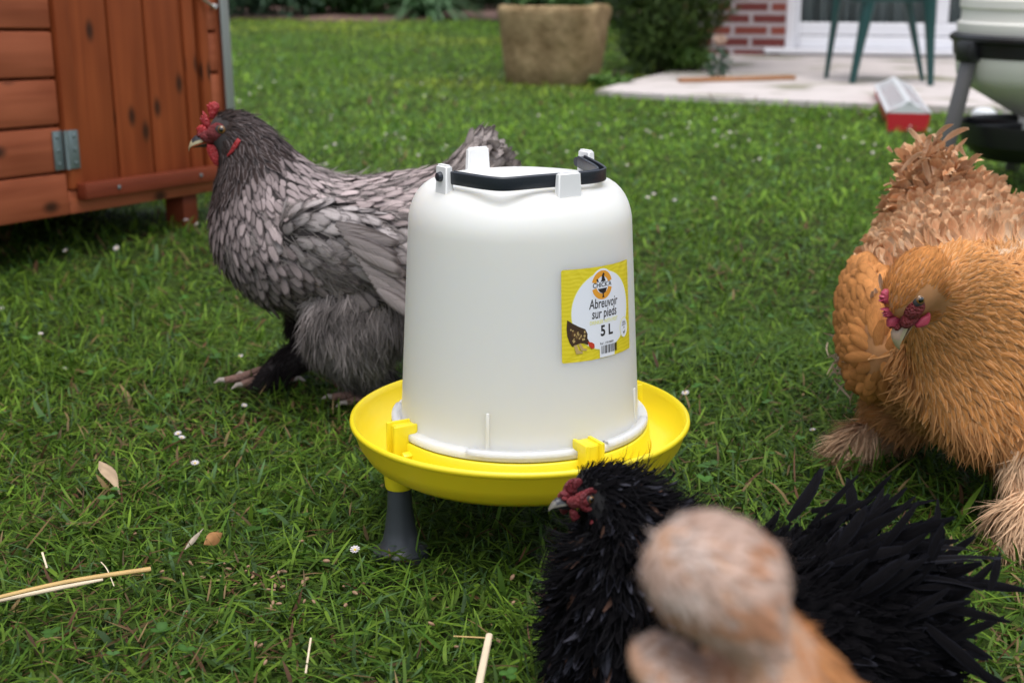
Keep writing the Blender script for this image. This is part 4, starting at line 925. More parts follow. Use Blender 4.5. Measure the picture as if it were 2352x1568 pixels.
def straw(p0, p1, r, mat, lab, z0=.026, z1=.026, r1=None, bend=.0, cat='straw'):
    a, b = G(*p0, z0), G(*p1, z1); m = (a + b) / 2 + np.array([0, 0, bend]); r1 = r1 or r
    mb = MB(); mb.tube(crs([Vector(a), Vector(m), Vector(b)], 6), [(r + (r1 - r) * i / 12, (r + (r1 - r) * i / 12) * .7) for i in range(13)], 10)
    return tag(mb.build('straw', mat), lab, cat)
straw((-60, 1385), (346, 1306), .0021, m_straw, 'yellow straw stalk with a frayed end at the left edge, upper of two', .030, .034, .0028, .003)
straw((-60, 1388), (236, 1330), .0036, m_straw2, 'pale split straw lying under the yellow one at the left edge', .024, .026, .0018)
straw((1094, 1600), (1124, 1457), .0030, m_straw2, 'thick pale straw pointing up from the bottom edge of the lawn', .02, .036, .0026)
straw((1042, 1460), (1116, 1464), .0008, m_straw, 'thin orange straw touching the thick pale one', .026, .026)
straw((702, 1545), (714, 1464), .0008, m_straw2, 'thin pale straw standing in the grass at bottom left', .016, .034)
straw((97, 1268), (108, 1304), .0009, m_straw2, 'short pale straw bit above the long straws', .03, .022)
straw((232, 1290), (262, 1345), .0005, m_straw2, 'hair-thin bent straw beside the yellow stalk end', .03, .018, bend=.004)
m_grain = plain('grain', (.27, .16, .09), .6, var=.3, vscale=400)
me_gr = MB().sphere((0, 0, 0), (.0027, .0014, .0012), None, 10, 7).mesh('grain', m_grain)
gpx = [(510, 1298), (436, 1272), (325, 1295), (420, 1303), (425, 1378), (498, 1305), (515, 1285), (440, 1270), (372, 1310), (598, 1310), (604, 1318), (580, 1315)]
for i in range(48):
    if i < len(gpx): px, py = gpx[i]
    elif i < 34: px, py = random.gauss(640, 70), random.gauss(1330, 45)
    else: px, py = random.uniform(300, 1180), random.uniform(1200, 1530)
    q = G(px, py, .02); o = bpy.data.objects.new('grain', me_gr); C.objects.link(o); o.location = (q[0], q[1], .008 + random.random() * .014); o.rotation_euler = (random.uniform(-.5, .5), random.uniform(-.7, .7), random.uniform(0, 3.1)); s = random.uniform(.75, 1.25); o.scale = (s, s, s)
    tag(o, 'pinkish-brown wheat grain scattered in the grass in front of the drinker', 'grain', 'wheat grains scattered in the grass')
# ------------------------------------------------------------------ birds
def cr1(P, n):
    """Catmull-Rom through rows of P -> n per span, plus parameter"""
    P = np.asarray(P, float); Q = np.vstack([2 * P[0] - P[1], P, 2 * P[-1] - P[-2]]); o = []; s = []
    for i in range(1, len(Q) - 2):
        for k in range(n):
            t = k / n; a, b, c, d = Q[i - 1], Q[i], Q[i + 1], Q[i + 2]
            o.append(.5 * (2 * b + (c - a) * t + (2 * a - 5 * b + 4 * c - d) * t * t + (3 * b - a - 3 * c + d) * t ** 3)); s.append(i - 1 + t)
    o.append(P[-1]); s.append(len(P) - 1); return np.array(o), np.array(s)
def loft(D, Vn, hw, lat, seg=36, n=6, ex=1.0):
    """rings from dorsal and ventral points (m,3), half widths, lateral unit vector(s)"""
    A = np.hstack([D, Vn, np.asarray(hw, float)[:, None]]); A, s = cr1(A, n); D, Vn, hw = A[:, :3], A[:, 3:6], np.maximum(A[:, 6], .001)
    c = (D + Vn) / 2; h = (D - Vn) / 2; th = np.arange(seg) * 2 * np.pi / seg
    lat = np.tile(lat, (len(c), 1)) if np.ndim(lat) == 1 else lat
    sg = np.sign(np.sin(th)) * np.abs(np.sin(th)) ** ex
    V = c[:, None] + np.cos(th)[None, :, None] * h[:, None] + (sg[None, :, None] * (hw[:, None] * lat)[:, None])
    T = np.gradient(V, axis=0); T = nrm(T)
    return V, T, s, th
def loft_mesh(bm, V):
    m, S = V.shape[:2]; vs = [[bm.verts.new(V[i, j]) for j in range(S)] for i in range(m)]
    for i in range(m - 1):
        for j in range(S): bm.faces.new((vs[i][j], vs[i][(j + 1) % S], vs[i + 1][(j + 1) % S], vs[i + 1][j]))
    bm.faces.new(vs[0][::-1]); bm.faces.new(vs[-1])
def limb(pts, rad, lat=(0, 1, 0), **k):
    """round loft through 3-D points"""
    pts = np.asarray(pts, float); t = nrm(np.gradient(pts, axis=0)); lat = np.asarray(lat, float)
    up = nrm(np.cross(np.tile(lat, (len(pts), 1)), t)); rad = np.asarray(rad, float); rad = rad[:, None] if rad.ndim == 1 else rad
    rx = rad[:, :1]
    return loft(pts + up * rx, pts - up * rx, rad[:, -1], lat, **k)
class Bird:
    def __init__(s, name, loc, label, cat='hen'):
        s.t = thing(name, tuple(loc), label, cat); s.parts = []; s.bm = bmesh.new()
    def add(s, nm, L): s.parts.append((nm, *L)); loft_mesh(s.bm, L[0])
    def ellipsoid(s, nm, c, ax, ay, az, flow):
        """axes as vectors scaled by radii"""
        c, ax, ay, az = map(np.asarray, (c, ax, ay, az)); u = np.linspace(.12, np.pi - .12, 14); th = np.arange(30) * 2 * np.pi / 30
        V = c + (-np.cos(u))[:, None, None] * ax + np.sin(u)[:, None, None] * (np.cos(th)[None, :, None] * az + np.sin(th)[None, :, None] * ay)
        T = nrm(np.gradient(V, axis=0)); s.parts.append((nm, V, T, np.linspace(0, 1, 14), th)); loft_mesh(s.bm, V)
    def finish(s, mat, voxel=.004):
        bmesh.ops.recalc_face_normals(s.bm, faces=s.bm.faces)
        me = bpy.data.meshes.new('b'); s.bm.to_mesh(me); s.bm.free(); o = bpy.data.objects.new('b', me); C.objects.link(o)
        md = o.modifiers.new('r', 'REMESH'); md.mode = 'VOXEL'; md.voxel_size = voxel; md2 = o.modifiers.new('s', 'SMOOTH'); md2.iterations = 3
        dg = bpy.context.evaluated_depsgraph_get(); me2 = bpy.data.meshes.new_from_object(o.evaluated_get(dg)); bpy.data.objects.remove(o)
        me2.polygons.foreach_set('use_smooth', np.full(len(me2.polygons), True)); me2.materials.clear(); me2.materials.append(mat)
        me2.calc_loop_triangles(); nv = len(me2.vertices); v = np.zeros(nv * 3); me2.vertices.foreach_get('co', v); s.v = v.reshape(-1, 3)
        nn = np.zeros(nv * 3); me2.vertices.foreach_get('normal', nn); s.n = nn.reshape(-1, 3)
        tr = np.zeros(len(me2.loop_triangles) * 3, int); me2.loop_triangles.foreach_get('vertices', tr); s.tr = tr.reshape(-1, 3)
        s.body = put('body', me2, s.t)
        s.kd = kdtree.KDTree(sum(p[1].shape[0] * p[1].shape[1] for p in s.parts)); s.meta = []; i = 0
        for pi, (nm, V, T, sv, th) in enumerate(s.parts):
            for a in range(V.shape[0]):
                for b in range(V.shape[1]): s.kd.insert(V[a, b], i); s.meta.append((pi, sv[a], th[b], *T[a, b])); i += 1
        s.kd.balance(); s.meta = np.array(s.meta)
    def sample(s, m):
        a, b, c = s.v[s.tr[:, 0]], s.v[s.tr[:, 1]], s.v[s.tr[:, 2]]; ar = np.linalg.norm(np.cross(b - a, c - a), axis=1)
        i = rng.choice(len(ar), m, p=ar / ar.sum()); r1 = np.sqrt(rng.random(m))[:, None]; r2 = rng.random(m)[:, None]
        P = a[i] * (1 - r1) + b[i] * r1 * (1 - r2) + c[i] * r1 * r2
        N_ = nrm(s.n[s.tr[i, 0]] * (1 - r1) + s.n[s.tr[i, 1]] * r1 * (1 - r2) + s.n[s.tr[i, 2]] * r1 * r2)
        idx = np.array([s.kd.find(p)[1] for p in P]); M = s.meta[idx]
        T = M[:, 3:6]; T = nrm(T - N_ * (T * N_).sum(1, keepdims=True) + 1e-6)
        return P, N_, T, M[:, 0].astype(int), M[:, 1], M[:, 2]
def dart(P, r):
    """greedy poisson subset; r per point"""
    cell = float(r.max()); g = {}; keep = []
    K = np.floor(P / cell).astype(int)
    for i in range(len(P)):
        k = K[i]; ok = True; ri = r[i]
        for dx_ in (-1, 0, 1):
            for dy_ in (-1, 0, 1):
                for dz_ in (-1, 0, 1):
                    for (q, rq) in g.get((k[0] + dx_, k[1] + dy_, k[2] + dz_), ()):
                        if (q[0] - P[i, 0]) ** 2 + (q[1] - P[i, 1]) ** 2 + (q[2] - P[i, 2]) ** 2 < min(ri, rq) ** 2: ok = False; break
                    if not ok: break
                if not ok: break
            if not ok: break
        if ok: g.setdefault(tuple(k), []).append((P[i], ri)); keep.append(i)
    return np.array(keep)
PR_ROUND = np.array([.35, .72, .95, 1.0, .88, .42]); PR_POINT = np.array([.5, .85, .95, .75, .42, .06])
def plumage(bird, fn, m, name, mat, cols=5, fray=.035, camber=.16):
    """fn(P,part,s,th) -> dict(L,W,lift,curl,space,point,col,edge,ok,side)"""
    P, N_, T, pt, sv, th = bird.sample(m); d = fn(P, N_, T, pt, sv, th)
    ok = np.where(d['ok'])[0]; P, N_, T = P[ok], N_[ok], d.get('T', T)[ok]; d = {k: (v[ok] if isinstance(v, np.ndarray) and len(v) == m else v) for k, v in d.items()}
    kp = dart(P, d['space']); n = len(kp); g = lambda k: d[k][kp]
    T = nrm(T[kp] + rng.normal(0, d.get('mess', .10), (n, 3))); Nk = N_[kp]; T = nrm(T - Nk * (T * Nk).sum(1, keepdims=True))
    pp = g('point')[:, None]; prof = PR_ROUND[None] * (1 - pp) + PR_POINT[None] * pp
    V, Fc, uv, k = ribbon(P[kp] - Nk * (.03 * g('L'))[:, None], Nk, T, g('L') * rng.uniform(.85, 1.15, n), g('W') * rng.uniform(.88, 1.12, n), g('lift') + rng.normal(0, .05, n), g('curl') + rng.normal(0, d.get('curlvar', .06), n), prof, cols=cols, camber=camber, fray=fray, side=rng.normal(0, d.get('sidevar', .04), n))
    br = rng.uniform(1 - d.get('var', .18), 1 + d.get('var', .18), (n, 1)); col = g('col') * br; ed = g('edge') * br; ed = np.hstack([ed, rng.random((n, 1))])
    print(name, n)
    return put(name, np_mesh(name, V, Fc, mat, {'Col': rep(col, k), 'Edge': rep(ed, k)}, uvs=uv), bird.t)
def fluff(bird, fn, m, name, mat, cols=2):
    P, N_, T, pt, sv, th = bird.sample(m); d = fn(P, N_, T, pt, sv, th); ok = np.where(d['ok'])[0]; n = len(ok)
    g = lambda k: d[k][ok]; N_ = N_[ok]; T = nrm(d.get('T', T)[ok] + rng.normal(0, .25, (n, 3))); T = nrm(T - N_ * (T * N_).sum(1, keepdims=True))
    Pk = P[ok]; cl1 = fbm(Pk[:, 0] * 70 + Pk[:, 1] * 30, Pk[:, 2] * 45, 7) - .5; cl2 = fbm(Pk[:, 1] * 70 - Pk[:, 0] * 30, Pk[:, 2] * 45, 19) - .5
    T = nrm(T + 1.5 * np.cross(N_, T) * cl1[:, None]); T = nrm(T - N_ * (T * N_).sum(1, keepdims=True)); d['lift'] = d['lift'] + 0; lf_x = cl2 * 1.1
    V, Fc, uv, k = ribbon(P[ok] - N_ * .001, N_, T, g('L') * rng.uniform(.6, 1.3, n), g('W') * rng.uniform(.6, 1.4, n), g('lift') + lf_x + rng.normal(0, .12, n), g('curl') + rng.normal(0, .25, n), (.8, 1, .8, .45, .05), cols=cols, side=rng.normal(0, .12, n))
    col = g('col') * rng.uniform(.72, 1.28, (n, 1)); print(name, n)
    return put(name, np_mesh(name, V, Fc, mat, {'Col': rep(col, k), 'Edge': rep(np.hstack([col, rng.random((n, 1))]), k)}, uvs=uv), bird.t)
m_fe = feather_mat('feather', .58, .92, barb=.15); m_fek = feather_mat('black_feather', .58, .92, barb=.2, rough=.75, spec=.04); m_hair = attr_mat('down', .8, .25, .1)
m_comb = plain('comb_skin', (.36, .018, .022), .45, bump=.5, bscale=420, var=.3, vscale=150, sss=.25, sssr=.004); m_face = plain('face_skin', (.17, .014, .018), .6, bump=.7, bscale=450, var=.6, vscale=200, sss=.2, sssr=.003)
m_beakd = plain('beak_dark', (.03, .03, .035), .35, var=.3, vscale=120); m_beakl = plain('beak_pale', (.42, .36, .22), .4, var=.2, vscale=120)
m_iris = plain('iris', (.17, .08, .02), .15, var=.2, vscale=300, coat=.8); m_pup = plain('pupil', (.003, .003, .003), .08, var=0, coat=1); m_lid = plain('eyelid', (.022, .02, .022), .6)
m_toe = plain('toe_skin', (.27, .15, .115), .6, bump=.5, bscale=300, var=.25, vscale=90); m_claw = plain('claw', (.45, .38, .33), .4)
def slab(mb, pts, thick, HM_, mi=0, y=0., round_=(1, .93, .72, .35), off=(0, 0)):
    """rounded flat flesh: outline (x,z) scaled towards its centre with growing half thickness"""
    o = np.array(dens(pts, 3)); c = o.mean(0) + np.array(off); hs = (0.0, .55, .9, 1.0)
    rings = {}
    for sgn in (1, -1):
        rr = []
        for j, (s_, h_) in enumerate(zip(round_, hs)):
            if j == 0 and sgn == -1: rr.append(rings[1][0]); continue
            rr.append([mb.bm.verts.new(HM_ @ Vector((x, y + sgn * thick * h_, z))) for x, z in c + (o - c) * s_])
        rings[sgn] = rr; m_ = len(o)
        for A, B in zip(rr, rr[1:]):
            for i in range(m_): f = mb.bm.faces.new((A[i], A[(i + 1) % m_], B[(i + 1) % m_], B[i])); f.smooth = True; f.material_index = mi
        cv = mb.bm.verts.new(HM_ @ Vector((c[0], y + sgn * thick, c[1])))
        for i in range(m_): f = mb.bm.faces.new((rr[-1][i], rr[-1][(i + 1) % m_], cv)); f.smooth = True; f.material_index = mi
def hp_(x, y): return ((617.8 - (500 + x / 7.13)) * .8376 * .000505, (349.8 - (260 + y / 7.13)) * .8376 * .000505)   # head zoom pixels -> metres about the eye
def head_parts(bird, M, s=1., comb_s=1., wat_s=1., hwid=.0155, mouth_dark=True, ring=False, m_comb_=None, lobe=True):
    """M: head frame at eye level (x to beak, y lateral, z up)"""
    mc = m_comb_ or m_comb
    M = M @ Matrix.Scale(s, 4); P = bird.t
    # beak
    mb = MB(); up = [(380, 790), (330, 770), (250, 790), (190, 850), (150, 930), (125, 1000), (117, 1075)]; lo = [(560, 880), (450, 905), (350, 935), (260, 965), (200, 990), (150, 1030), (125, 1085)]
    rows = []
    for (a, b), w_ in zip(zip(up, lo), (.0085, .0078, .0068, .0056, .0042, .0028, .0006)):
        (xa, za), (xb, zb_) = hp_(*a), hp_(*b); row = []
        for j in range(9):
            t_ = j / 8 * math.pi; row.append(mb.bm.verts.new(M @ Vector(((xa + xb) / 2 + (xa - xb) / 2 * math.sin(t_), -w_ * math.cos(t_), zb_ + (za - zb_) * math.sin(t_)))))
        rows.append(row)
    for i, (A, B) in enumerate(zip(rows, rows[1:])):
        for j in range(8): f = mb.bm.faces.new((A[j], A[j + 1], B[j + 1], B[j])); f.smooth = True; f.material_index = 1 if (i >= 3 or j in (0, 7)) else 0
        f = mb.bm.faces.new((A[0], B[0], B[-1], A[-1])); f.material_index = 1
    lw = [((600, 930), (560, 990), .0075), ((480, 940), (470, 1000), .007), ((360, 960), (360, 1000), .006), ((260, 990), (260, 1010), .004), ((190, 1010), (195, 1016), .0012)]
    rows = []
    for a, b, w_ in lw:
        (xa, za), (xb, zb_) = hp_(*a), hp_(*b); rows.append([mb.bm.verts.new(M @ Vector((xa, y_ * w_, za if abs(y_) == 1 else zb_))) for y_ in (-1, -.6, .6, 1)])
    for A, B in zip(rows, rows[1:]):
        for j in range(4): f = mb.bm.faces.new((A[j], A[(j + 1) % 4], B[(j + 1) % 4], B[j])); f.smooth = True; f.material_index = 0
    bk = mb.build('beak', [m_beakd, m_beakl], P)
    mb = MB(); mb.sphere(M @ Vector((*hp_(375, 760)[:1], -.0045, hp_(0, 765)[1])), (.0045 * s, .003 * s, .0028 * s), (M.to_3x3().normalized()).to_4x4(), 12, 8); mb.sphere(M @ Vector((*hp_(375, 760)[:1], .0045, hp_(0, 765)[1])), (.0045 * s, .003 * s, .0028 * s), (M.to_3x3().normalized()).to_4x4(), 12, 8)
    mb.build('nostril', m_face, bk)
    # comb
    mb = MB(); z0 = hp_(0, 740)[1]
    def K(P_): return [((q := hp_(*p))[0], z0 + (q[1] - z0) * comb_s) for p in P_]
    slab(mb, K([(310, 745), (288, 650), (350, 590), (420, 570), (470, 600), (520, 660), (560, 760), (420, 780)]), .0048, M)
    slab(mb, K([(470, 620), (385, 520), (368, 450), (400, 462), (420, 470), (395, 400), (425, 410), (458, 435), (428, 305), (475, 350), (520, 405), (560, 470), (580, 560), (560, 680)]), .0032, M, off=(.0, -.002))
    slab(mb, K([(560, 480), (545, 400), (520, 280), (512, 195), (550, 210), (570, 150), (610, 165), (640, 140), (700, 150), (748, 190), (762, 250), (725, 330), (690, 390), (640, 470)]), .0036, M)
    mb.build('comb', mc, P)
    # face skin and eyes
    for sd in (-1, 1):
        mb = MB()
        R3 = M.to_3x3().normalized().to_4x4()
        mb.sphere(M @ Vector((.0045, sd * (hwid - .0085), -.0030)), (.0150 * s, .0092 * s, .0108 * s), R3 @ Matrix.Rotation(R_(18), 4, 'Y'), 24, 16)
        mb.sphere(M @ Vector((.0145, sd * (hwid - .0105), -.0085)), (.0125 * s, .0064 * s, .0080 * s), R3, 20, 14)
        fc = mb.build('face_skin', m_face, P)
        e_ = M @ Vector((0, sd * (hwid - .0012), .0))
        mb = MB(); mb.sphere(M @ Vector((.0015, sd * (hwid - .0020), -.0005)), (.0070 * s, .0033 * s, .0058 * s), R3, 20, 12); mb.build('eyelid', m_lid, fc)
        mb = MB(); mb.sphere(M @ Vector((0, sd * (hwid - .0006), .0003)), (.0046 * s, .0030 * s, .0046 * s), R3, 20, 14); ey = mb.build('eye', m_iris, P)
        mb = MB(); mb.sphere(M @ Vector((.0001, sd * (hwid + .0013), .0005)), (.0029 * s, .0016 * s, .0029 * s), R3, 14, 10); mb.build('pupil', m_pup, ey)
        if ring:
            mb = MB(); pts_ = [M @ Vector((.0125 * math.cos(t_), sd * (hwid - .0030), .0125 * math.sin(t_) - .001)) for t_ in np.linspace(0, 6.2832, 25)]
            mb.tube(pts_, .0034 * s, 8, cap=False); mb.build('eye_ring', mc, fc)
        # wattle
        mb = MB(); slab(mb, [((q := hp_(*p))[0], hp_(0, 930)[1] + (q[1] - hp_(0, 930)[1]) * wat_s) for p in [(520, 915), (503, 1000), (525, 1100), (570, 1220), (640, 1325), (690, 1345), (740, 1300), (800, 1180), (810, 1120), (740, 1060), (690, 980), (640, 930)]], .0030, M, y=sd * (hwid * .56))
        mb.build('wattle', mc, P)
        if not lobe: continue
        mb = MB(); slab(mb, [hp_(*p) for p in [(1150, 780), (1215, 820), (1190, 890), (1120, 980), (1030, 1080), (930, 1140), (935, 1100), (1000, 1010), (1060, 900)]], .0030, M, y=sd * (hwid + .0050))
        mb.build('earlobe', mc, P)
def foot(bird, ank, fwd, s=1., mat=None, lift_=0.):
    """bare toes from ankle point, fwd = horizontal unit"""
    a = Vector(ank); f = Vector(fwd).normalized(); l = Vector((-f.y, f.x, 0)); mb = MB(); g = lift_ + .006 * s
    for ang, Ln in ((-.5, .045), (0, .062), (.5, .045), (3.0, .026)):
        d = (f * math.cos(ang) + l * math.sin(ang)); b0 = Vector((a.x, a.y, max(g + .006, min(a.z, g + .012))))
        P_ = [b0, b0 + d * Ln * s * .3 + Vector((0, 0, .004 * s)), b0 + d * Ln * s * .65, b0 + d * Ln * s]; P_[2].z = g + .003 * s; P_[3].z = g
        mb.tube(P_, [.0068 * s, .0062 * s, .0055 * s, .0042 * s], 10, 0)
        mb.tube([P_[3] - d * .002, P_[3] + d * .007 * s + Vector((0, 0, .001)), P_[3] + d * .014 * s - Vector((0, 0, .003))], [.0038 * s, .0028 * s, .0006], 8, 1)
    mb.tube([a, Vector((a.x, a.y, g + .008))], [.008 * s, .0085 * s], 10, 0)
    return mb.build('foot', [m_toe, m_claw], bird.t)

# ================================================================== grey hen
Y0 = 1.55
def W2(px, py, dy_=0.): p = PD(px, py, Y0); p[1] += dy_; return p
hx = G(640, 905)
gh = Bird('grey_hen', (W2(760, 650)[0], Y0, 0), 'grey laced hen with red comb striding left behind the drinker', 'hen')
sl = [(478, 306, 486, 322, .010), (484, 283, 494, 334, .0135), (500, 263, 503, 352, .0175), (522, 254, 507, 374, .0205), (550, 255, 503, 394, .0225), (582, 268, 497, 412, .0245), (614, 290, 493, 436, .030), (646, 320, 488, 468, .040), (676, 348, 486, 505, .052), (712, 377, 492, 548, .066), (752, 396, 512, 596, .080), (800, 408, 546, 640, .092), (860, 408, 592, 678, .100), (930, 400, 660, 705, .104), (1000, 390, 745, 728, .102), (1050, 385, 850, 745, .095), (1095, 392, 960, 740, .082), (1130, 410, 1060, 705, .06), (1150, 440, 1120, 640, .036), (1158, 470, 1145, 580, .015)]
D = np.array([W2(a, b) for a, b, *_ in sl]); Vn = np.array([W2(c, d) for a, b, c, d, e in sl]); gh.add('trunk', loft(D, Vn, [q[4] for q in sl], np.array([0, -1., 0])))
ts = [(985, 400, 1060, 520, .05), (1030, 372, 1105, 480, .046), (1066, 345, 1134, 442, .034), (1086, 324, 1150, 412, .020), (1098, 316, 1158, 400, .008)]
gh.add('tail', loft(np.array([W2(a, b) for a, b, *_ in ts]), np.array([W2(c, d) for a, b, c, d, e in ts]), [q[4] for q in ts], np.array([0, -1., 0])))
for sd in (-1, 1):
    c = W2(835, 545, sd * .088); gh.ellipsoid('wing', c, (W2(1000, 590) - W2(835, 545)) * 1.0, np.array([0, sd * .022, 0]), (W2(820, 445) - W2(835, 545)) * .98, None)
gh.add('thigh', limb([W2(850, 600, -.06), W2(838, 690, -.066), W2(828, 762, -.060), W2(846, 818, -.045), W2(874, 858, -.035)], [[.050, .04], [.062, .042], [.052, .036], [.032, .026], [.018, .018]], (0, -1, 0)))
gh.add('far_thigh', limb([W2(760, 620, .05), W2(728, 700, .055), W2(712, 770, .058), W2(706, 815, .06)], [[.045, .035], [.042, .035], [.036, .032], [.025, .025]], (0, -1, 0)))
gh.add('shank', limb([W2(712, 780, .058), W2(700, 825, .055), W2(655, 850, .04), W2(612, 874, .03), W2(580, 886, .026)], [[.030, .026], [.022, .022], [.018, .02], [.014, .022], [.007, .018]], (0, -1, 0)))
gh.add('near_shank', limb([W2(868, 860, -.035), W2(890, 905, -.035), W2(885, 930, -.035)], [[.022, .02], [.016, .016], [.014, .018]], (0, -1, 0)))
m_gbody = plain('grey_underplumage', (.035, .028, .028), .9, var=.3, vscale=60)
gh.finish(m_gbody, .0045)
names = [p[0] for p in gh.parts]; PI_ = {n: i for i, n in enumerate(names)}
def lerp_tab(s, xs, ys): ys = np.array(ys, float); return np.stack([np.interp(s, xs, ys[:, k]) for k in range(ys.shape[1])], 1) if ys.ndim > 1 else np.interp(s, xs, ys)
def gfn(P, N_, T, pt, sv, th):
    n = len(P); tr = pt == 0; tail = pt == 1; wing = (pt == 2) | (pt == 3)
    dors = np.cos(th)  # 1 top, -1 bottom
    L_ = np.where(tr, lerp_tab(sv, [0, 3, 5, 8, 11, 19], [.006, .012, .018, .026, .028, .030]), .03)
    W_ = np.where(tr, lerp_tab(sv, [0, 3, 5, 8, 11, 19], [.0013, .0019, .0026, .0044, .0060, .0068]), .008)
    L_[wing] = np.interp(sv[wing], [0, .5, 1], [.026, .034, .05]); W_[wing] = np.interp(sv[wing], [0, .5, 1], [.0066, .0078, .0085]); L_[tail] = .034; W_[tail] = .0065
    sp_c = np.where(tr, lerp_tab(sv, [0, 3, 5, 8, 11, 19], [.0017, .0023, .0034, .0064, .0086, .0096]), .0098); sp_c[tail] = .0075; sp_c[wing] = .0100
    pnt = np.where(tr, lerp_tab(sv, [0, 6, 9, 11], [.9, .8, .45, .1]), .12); pnt = np.clip(pnt + .3 * (dors > .4) * tr * (sv < 12), 0, 1)
    br = np.clip(.5 + .5 * dors + rng.normal(0, .1, n), 0, 1)
    c_n, c_b, c_t = np.array([.10, .08, .08]), np.array([.115, .095, .092]), np.array([.36, .31, .33])
    col = lerp_tab(sv, [0, 4, 6, 8, 10, 19], [(.035, .024, .022), (.055, .04, .038), (.13, .105, .105), (.20, .17, .175), (.22, .19, .195), (.24, .20, .20)])
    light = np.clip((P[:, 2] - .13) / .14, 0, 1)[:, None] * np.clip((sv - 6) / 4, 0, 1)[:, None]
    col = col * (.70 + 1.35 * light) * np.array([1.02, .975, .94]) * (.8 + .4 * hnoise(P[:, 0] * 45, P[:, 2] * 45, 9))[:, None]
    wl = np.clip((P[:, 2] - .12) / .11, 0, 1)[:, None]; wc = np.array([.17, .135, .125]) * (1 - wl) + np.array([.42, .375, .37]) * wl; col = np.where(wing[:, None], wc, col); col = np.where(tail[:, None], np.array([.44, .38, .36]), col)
    edge = col * .30; edge = np.where((tr & (sv < 7.5))[:, None], np.array([.24, .2, .2]) * .75, edge); col = np.where((tr & (sv < 7.5) & (sv > 3.5))[:, None], np.array([.038, .026, .024]), col); edge = np.where((tr & (sv < 3.5))[:, None], np.array([.07, .05, .045]), edge)
    edge = np.where(((tr & (sv > 12) & (dors > .5)) | (wing & (P[:, 2] > .2)))[:, None], col * .5, edge)
    edge = np.where(tail[:, None], col * .62, edge)
    Tn = T.copy(); k = tr & (sv > 5) & (sv < 13); Tn[k] = nrm(Tn[k] + np.array([0, 0, -.35]) * (1 - dors[k])[:, None]); Tn = nrm(Tn - N_ * (Tn * N_).sum(1, keepdims=True) + 1e-6)
    e_ = np.array(W2(517, 293)); q = P - e_; face = (np.abs(q[:, 0] + .004) < .021) & (q[:, 2] < .0105) & (q[:, 2] > -.019) & tr & (sv < 3.2)
    ok = ~face & ~(tr & (sv < .9)) & ((pt < 4)) & ~(tr & (sv > 13.5) & (dors < -.2))
    return dict(L=L_, W=W_, lift=np.where(tr & (sv < 6), .28, .33), curl=np.where(tail, -.1, np.where(tr & (sv < 6), -.26, -.40)), space=sp_c, point=pnt, col=col, edge=edge, ok=ok, T=Tn, mess=.2, var=.26, curlvar=.1)
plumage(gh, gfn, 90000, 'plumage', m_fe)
def gfl(P, N_, T, pt, sv, th):
    n = len(P); leg = pt >= 4; rear = (pt == 0) & (sv > 13) & (np.cos(th) < 0)
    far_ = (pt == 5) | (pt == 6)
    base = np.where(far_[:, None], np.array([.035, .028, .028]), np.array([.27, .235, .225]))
    cl = fbm(P[:, 0] * 55, P[:, 2] * 55, 3)[:, None]; base = base * (.30 + 1.45 * cl ** 1.4)
    Tn = nrm(T + np.array([.1, 0, -.55])); Tn = nrm(Tn - N_ * (Tn * N_).sum(1, keepdims=True) + 1e-6)
    low = pt >= 6; onb = (pt < 4) & (pt != 1) & (rng.random(n) < .22) & ~((pt == 0) & (sv < 9)); base = np.where(onb[:, None], np.array([.26, .23, .22]) * (.6 + .8 * cl), base)
    return dict(L=np.where(low, .022, .028), W=np.where(onb, .00055, .00075), lift=np.where(onb, .38, .45), curl=np.full(n, -.8), col=base, ok=leg | rear | onb | ((pt == 1) & (rng.random(n) < .5)), T=np.where(((pt == 1) | onb)[:, None], T, Tn))
fluff(gh, gfl, 110000, 'leg_fluff', m_hair)
EM = frame(W2(517, 294), (-1, 0, -.10), (0, -1, 0), (-.10, 0, 1)); EM = frame(W2(517, 294), (-1, 0, 0), (0, -1, 0), (0, 0, 1))
head_parts(gh, EM, 1., hwid=.0200)
a_ = np.array(W2(620, 878, .03)); foot(gh, (a_[0], a_[1], a_[2]), (-1, -.12, 0), .95, lift_=.012); foot(gh, tuple(W2(885, 925, -.035)), (-1, .1, 0), .95, lift_=.008)
# loose wing/tail quills
def quills(bird, nm, base, dirs, L_, W_, mat, col, edge, lift=0., curl=-.3, nrm_=(0, -1, 0), point=.3, cols=5, camber=.15):
    n = len(base); Nn = np.tile(np.array(nrm_, float), (n, 1)); T = nrm(np.array(dirs, float)); Nn = nrm(Nn - T * (Nn * T).sum(1, keepdims=True))
    prof = PR_ROUND * (1 - point) + PR_POINT * point
    V, Fc, uv, k = ribbon(np.array(base, float), Nn, T, np.array(L_, float), np.array(W_, float), np.full(n, lift) + rng.normal(0, .08, n), np.full(n, curl) + rng.normal(0, .1, n), prof, cols=cols, camber=camber, fray=.02, side=rng.normal(0, .06, n))
    b = rng.uniform(.8, 1.2, (n, 1)); c = np.array(col) * b; e = np.hstack([np.array(edge) * b, rng.random((n, 1))])
    return put(nm, np_mesh(nm, V, Fc, mat, {'Col': rep(c, k), 'Edge': rep(e, k)}, uvs=uv), bird.t)
n = 26; t_ = np.linspace(0, 1, n); b0 = np.array([W2(1060 + 50 * a, 400 - 15 * a + rng.normal(0, 6), rng.uniform(-.03, .03)) for a in t_])
tp_ = np.array([W2(1108 + 78 * a, 302 + 84 * a) for a in t_]); dd = tp_ - b0
quills(gh, 'tail_feathers', b0, dd, np.linalg.norm(dd, axis=1) * .80, np.full(n, .0055), m_fe, (.50, .44, .41), (.30, .25, .23), curl=-.2)

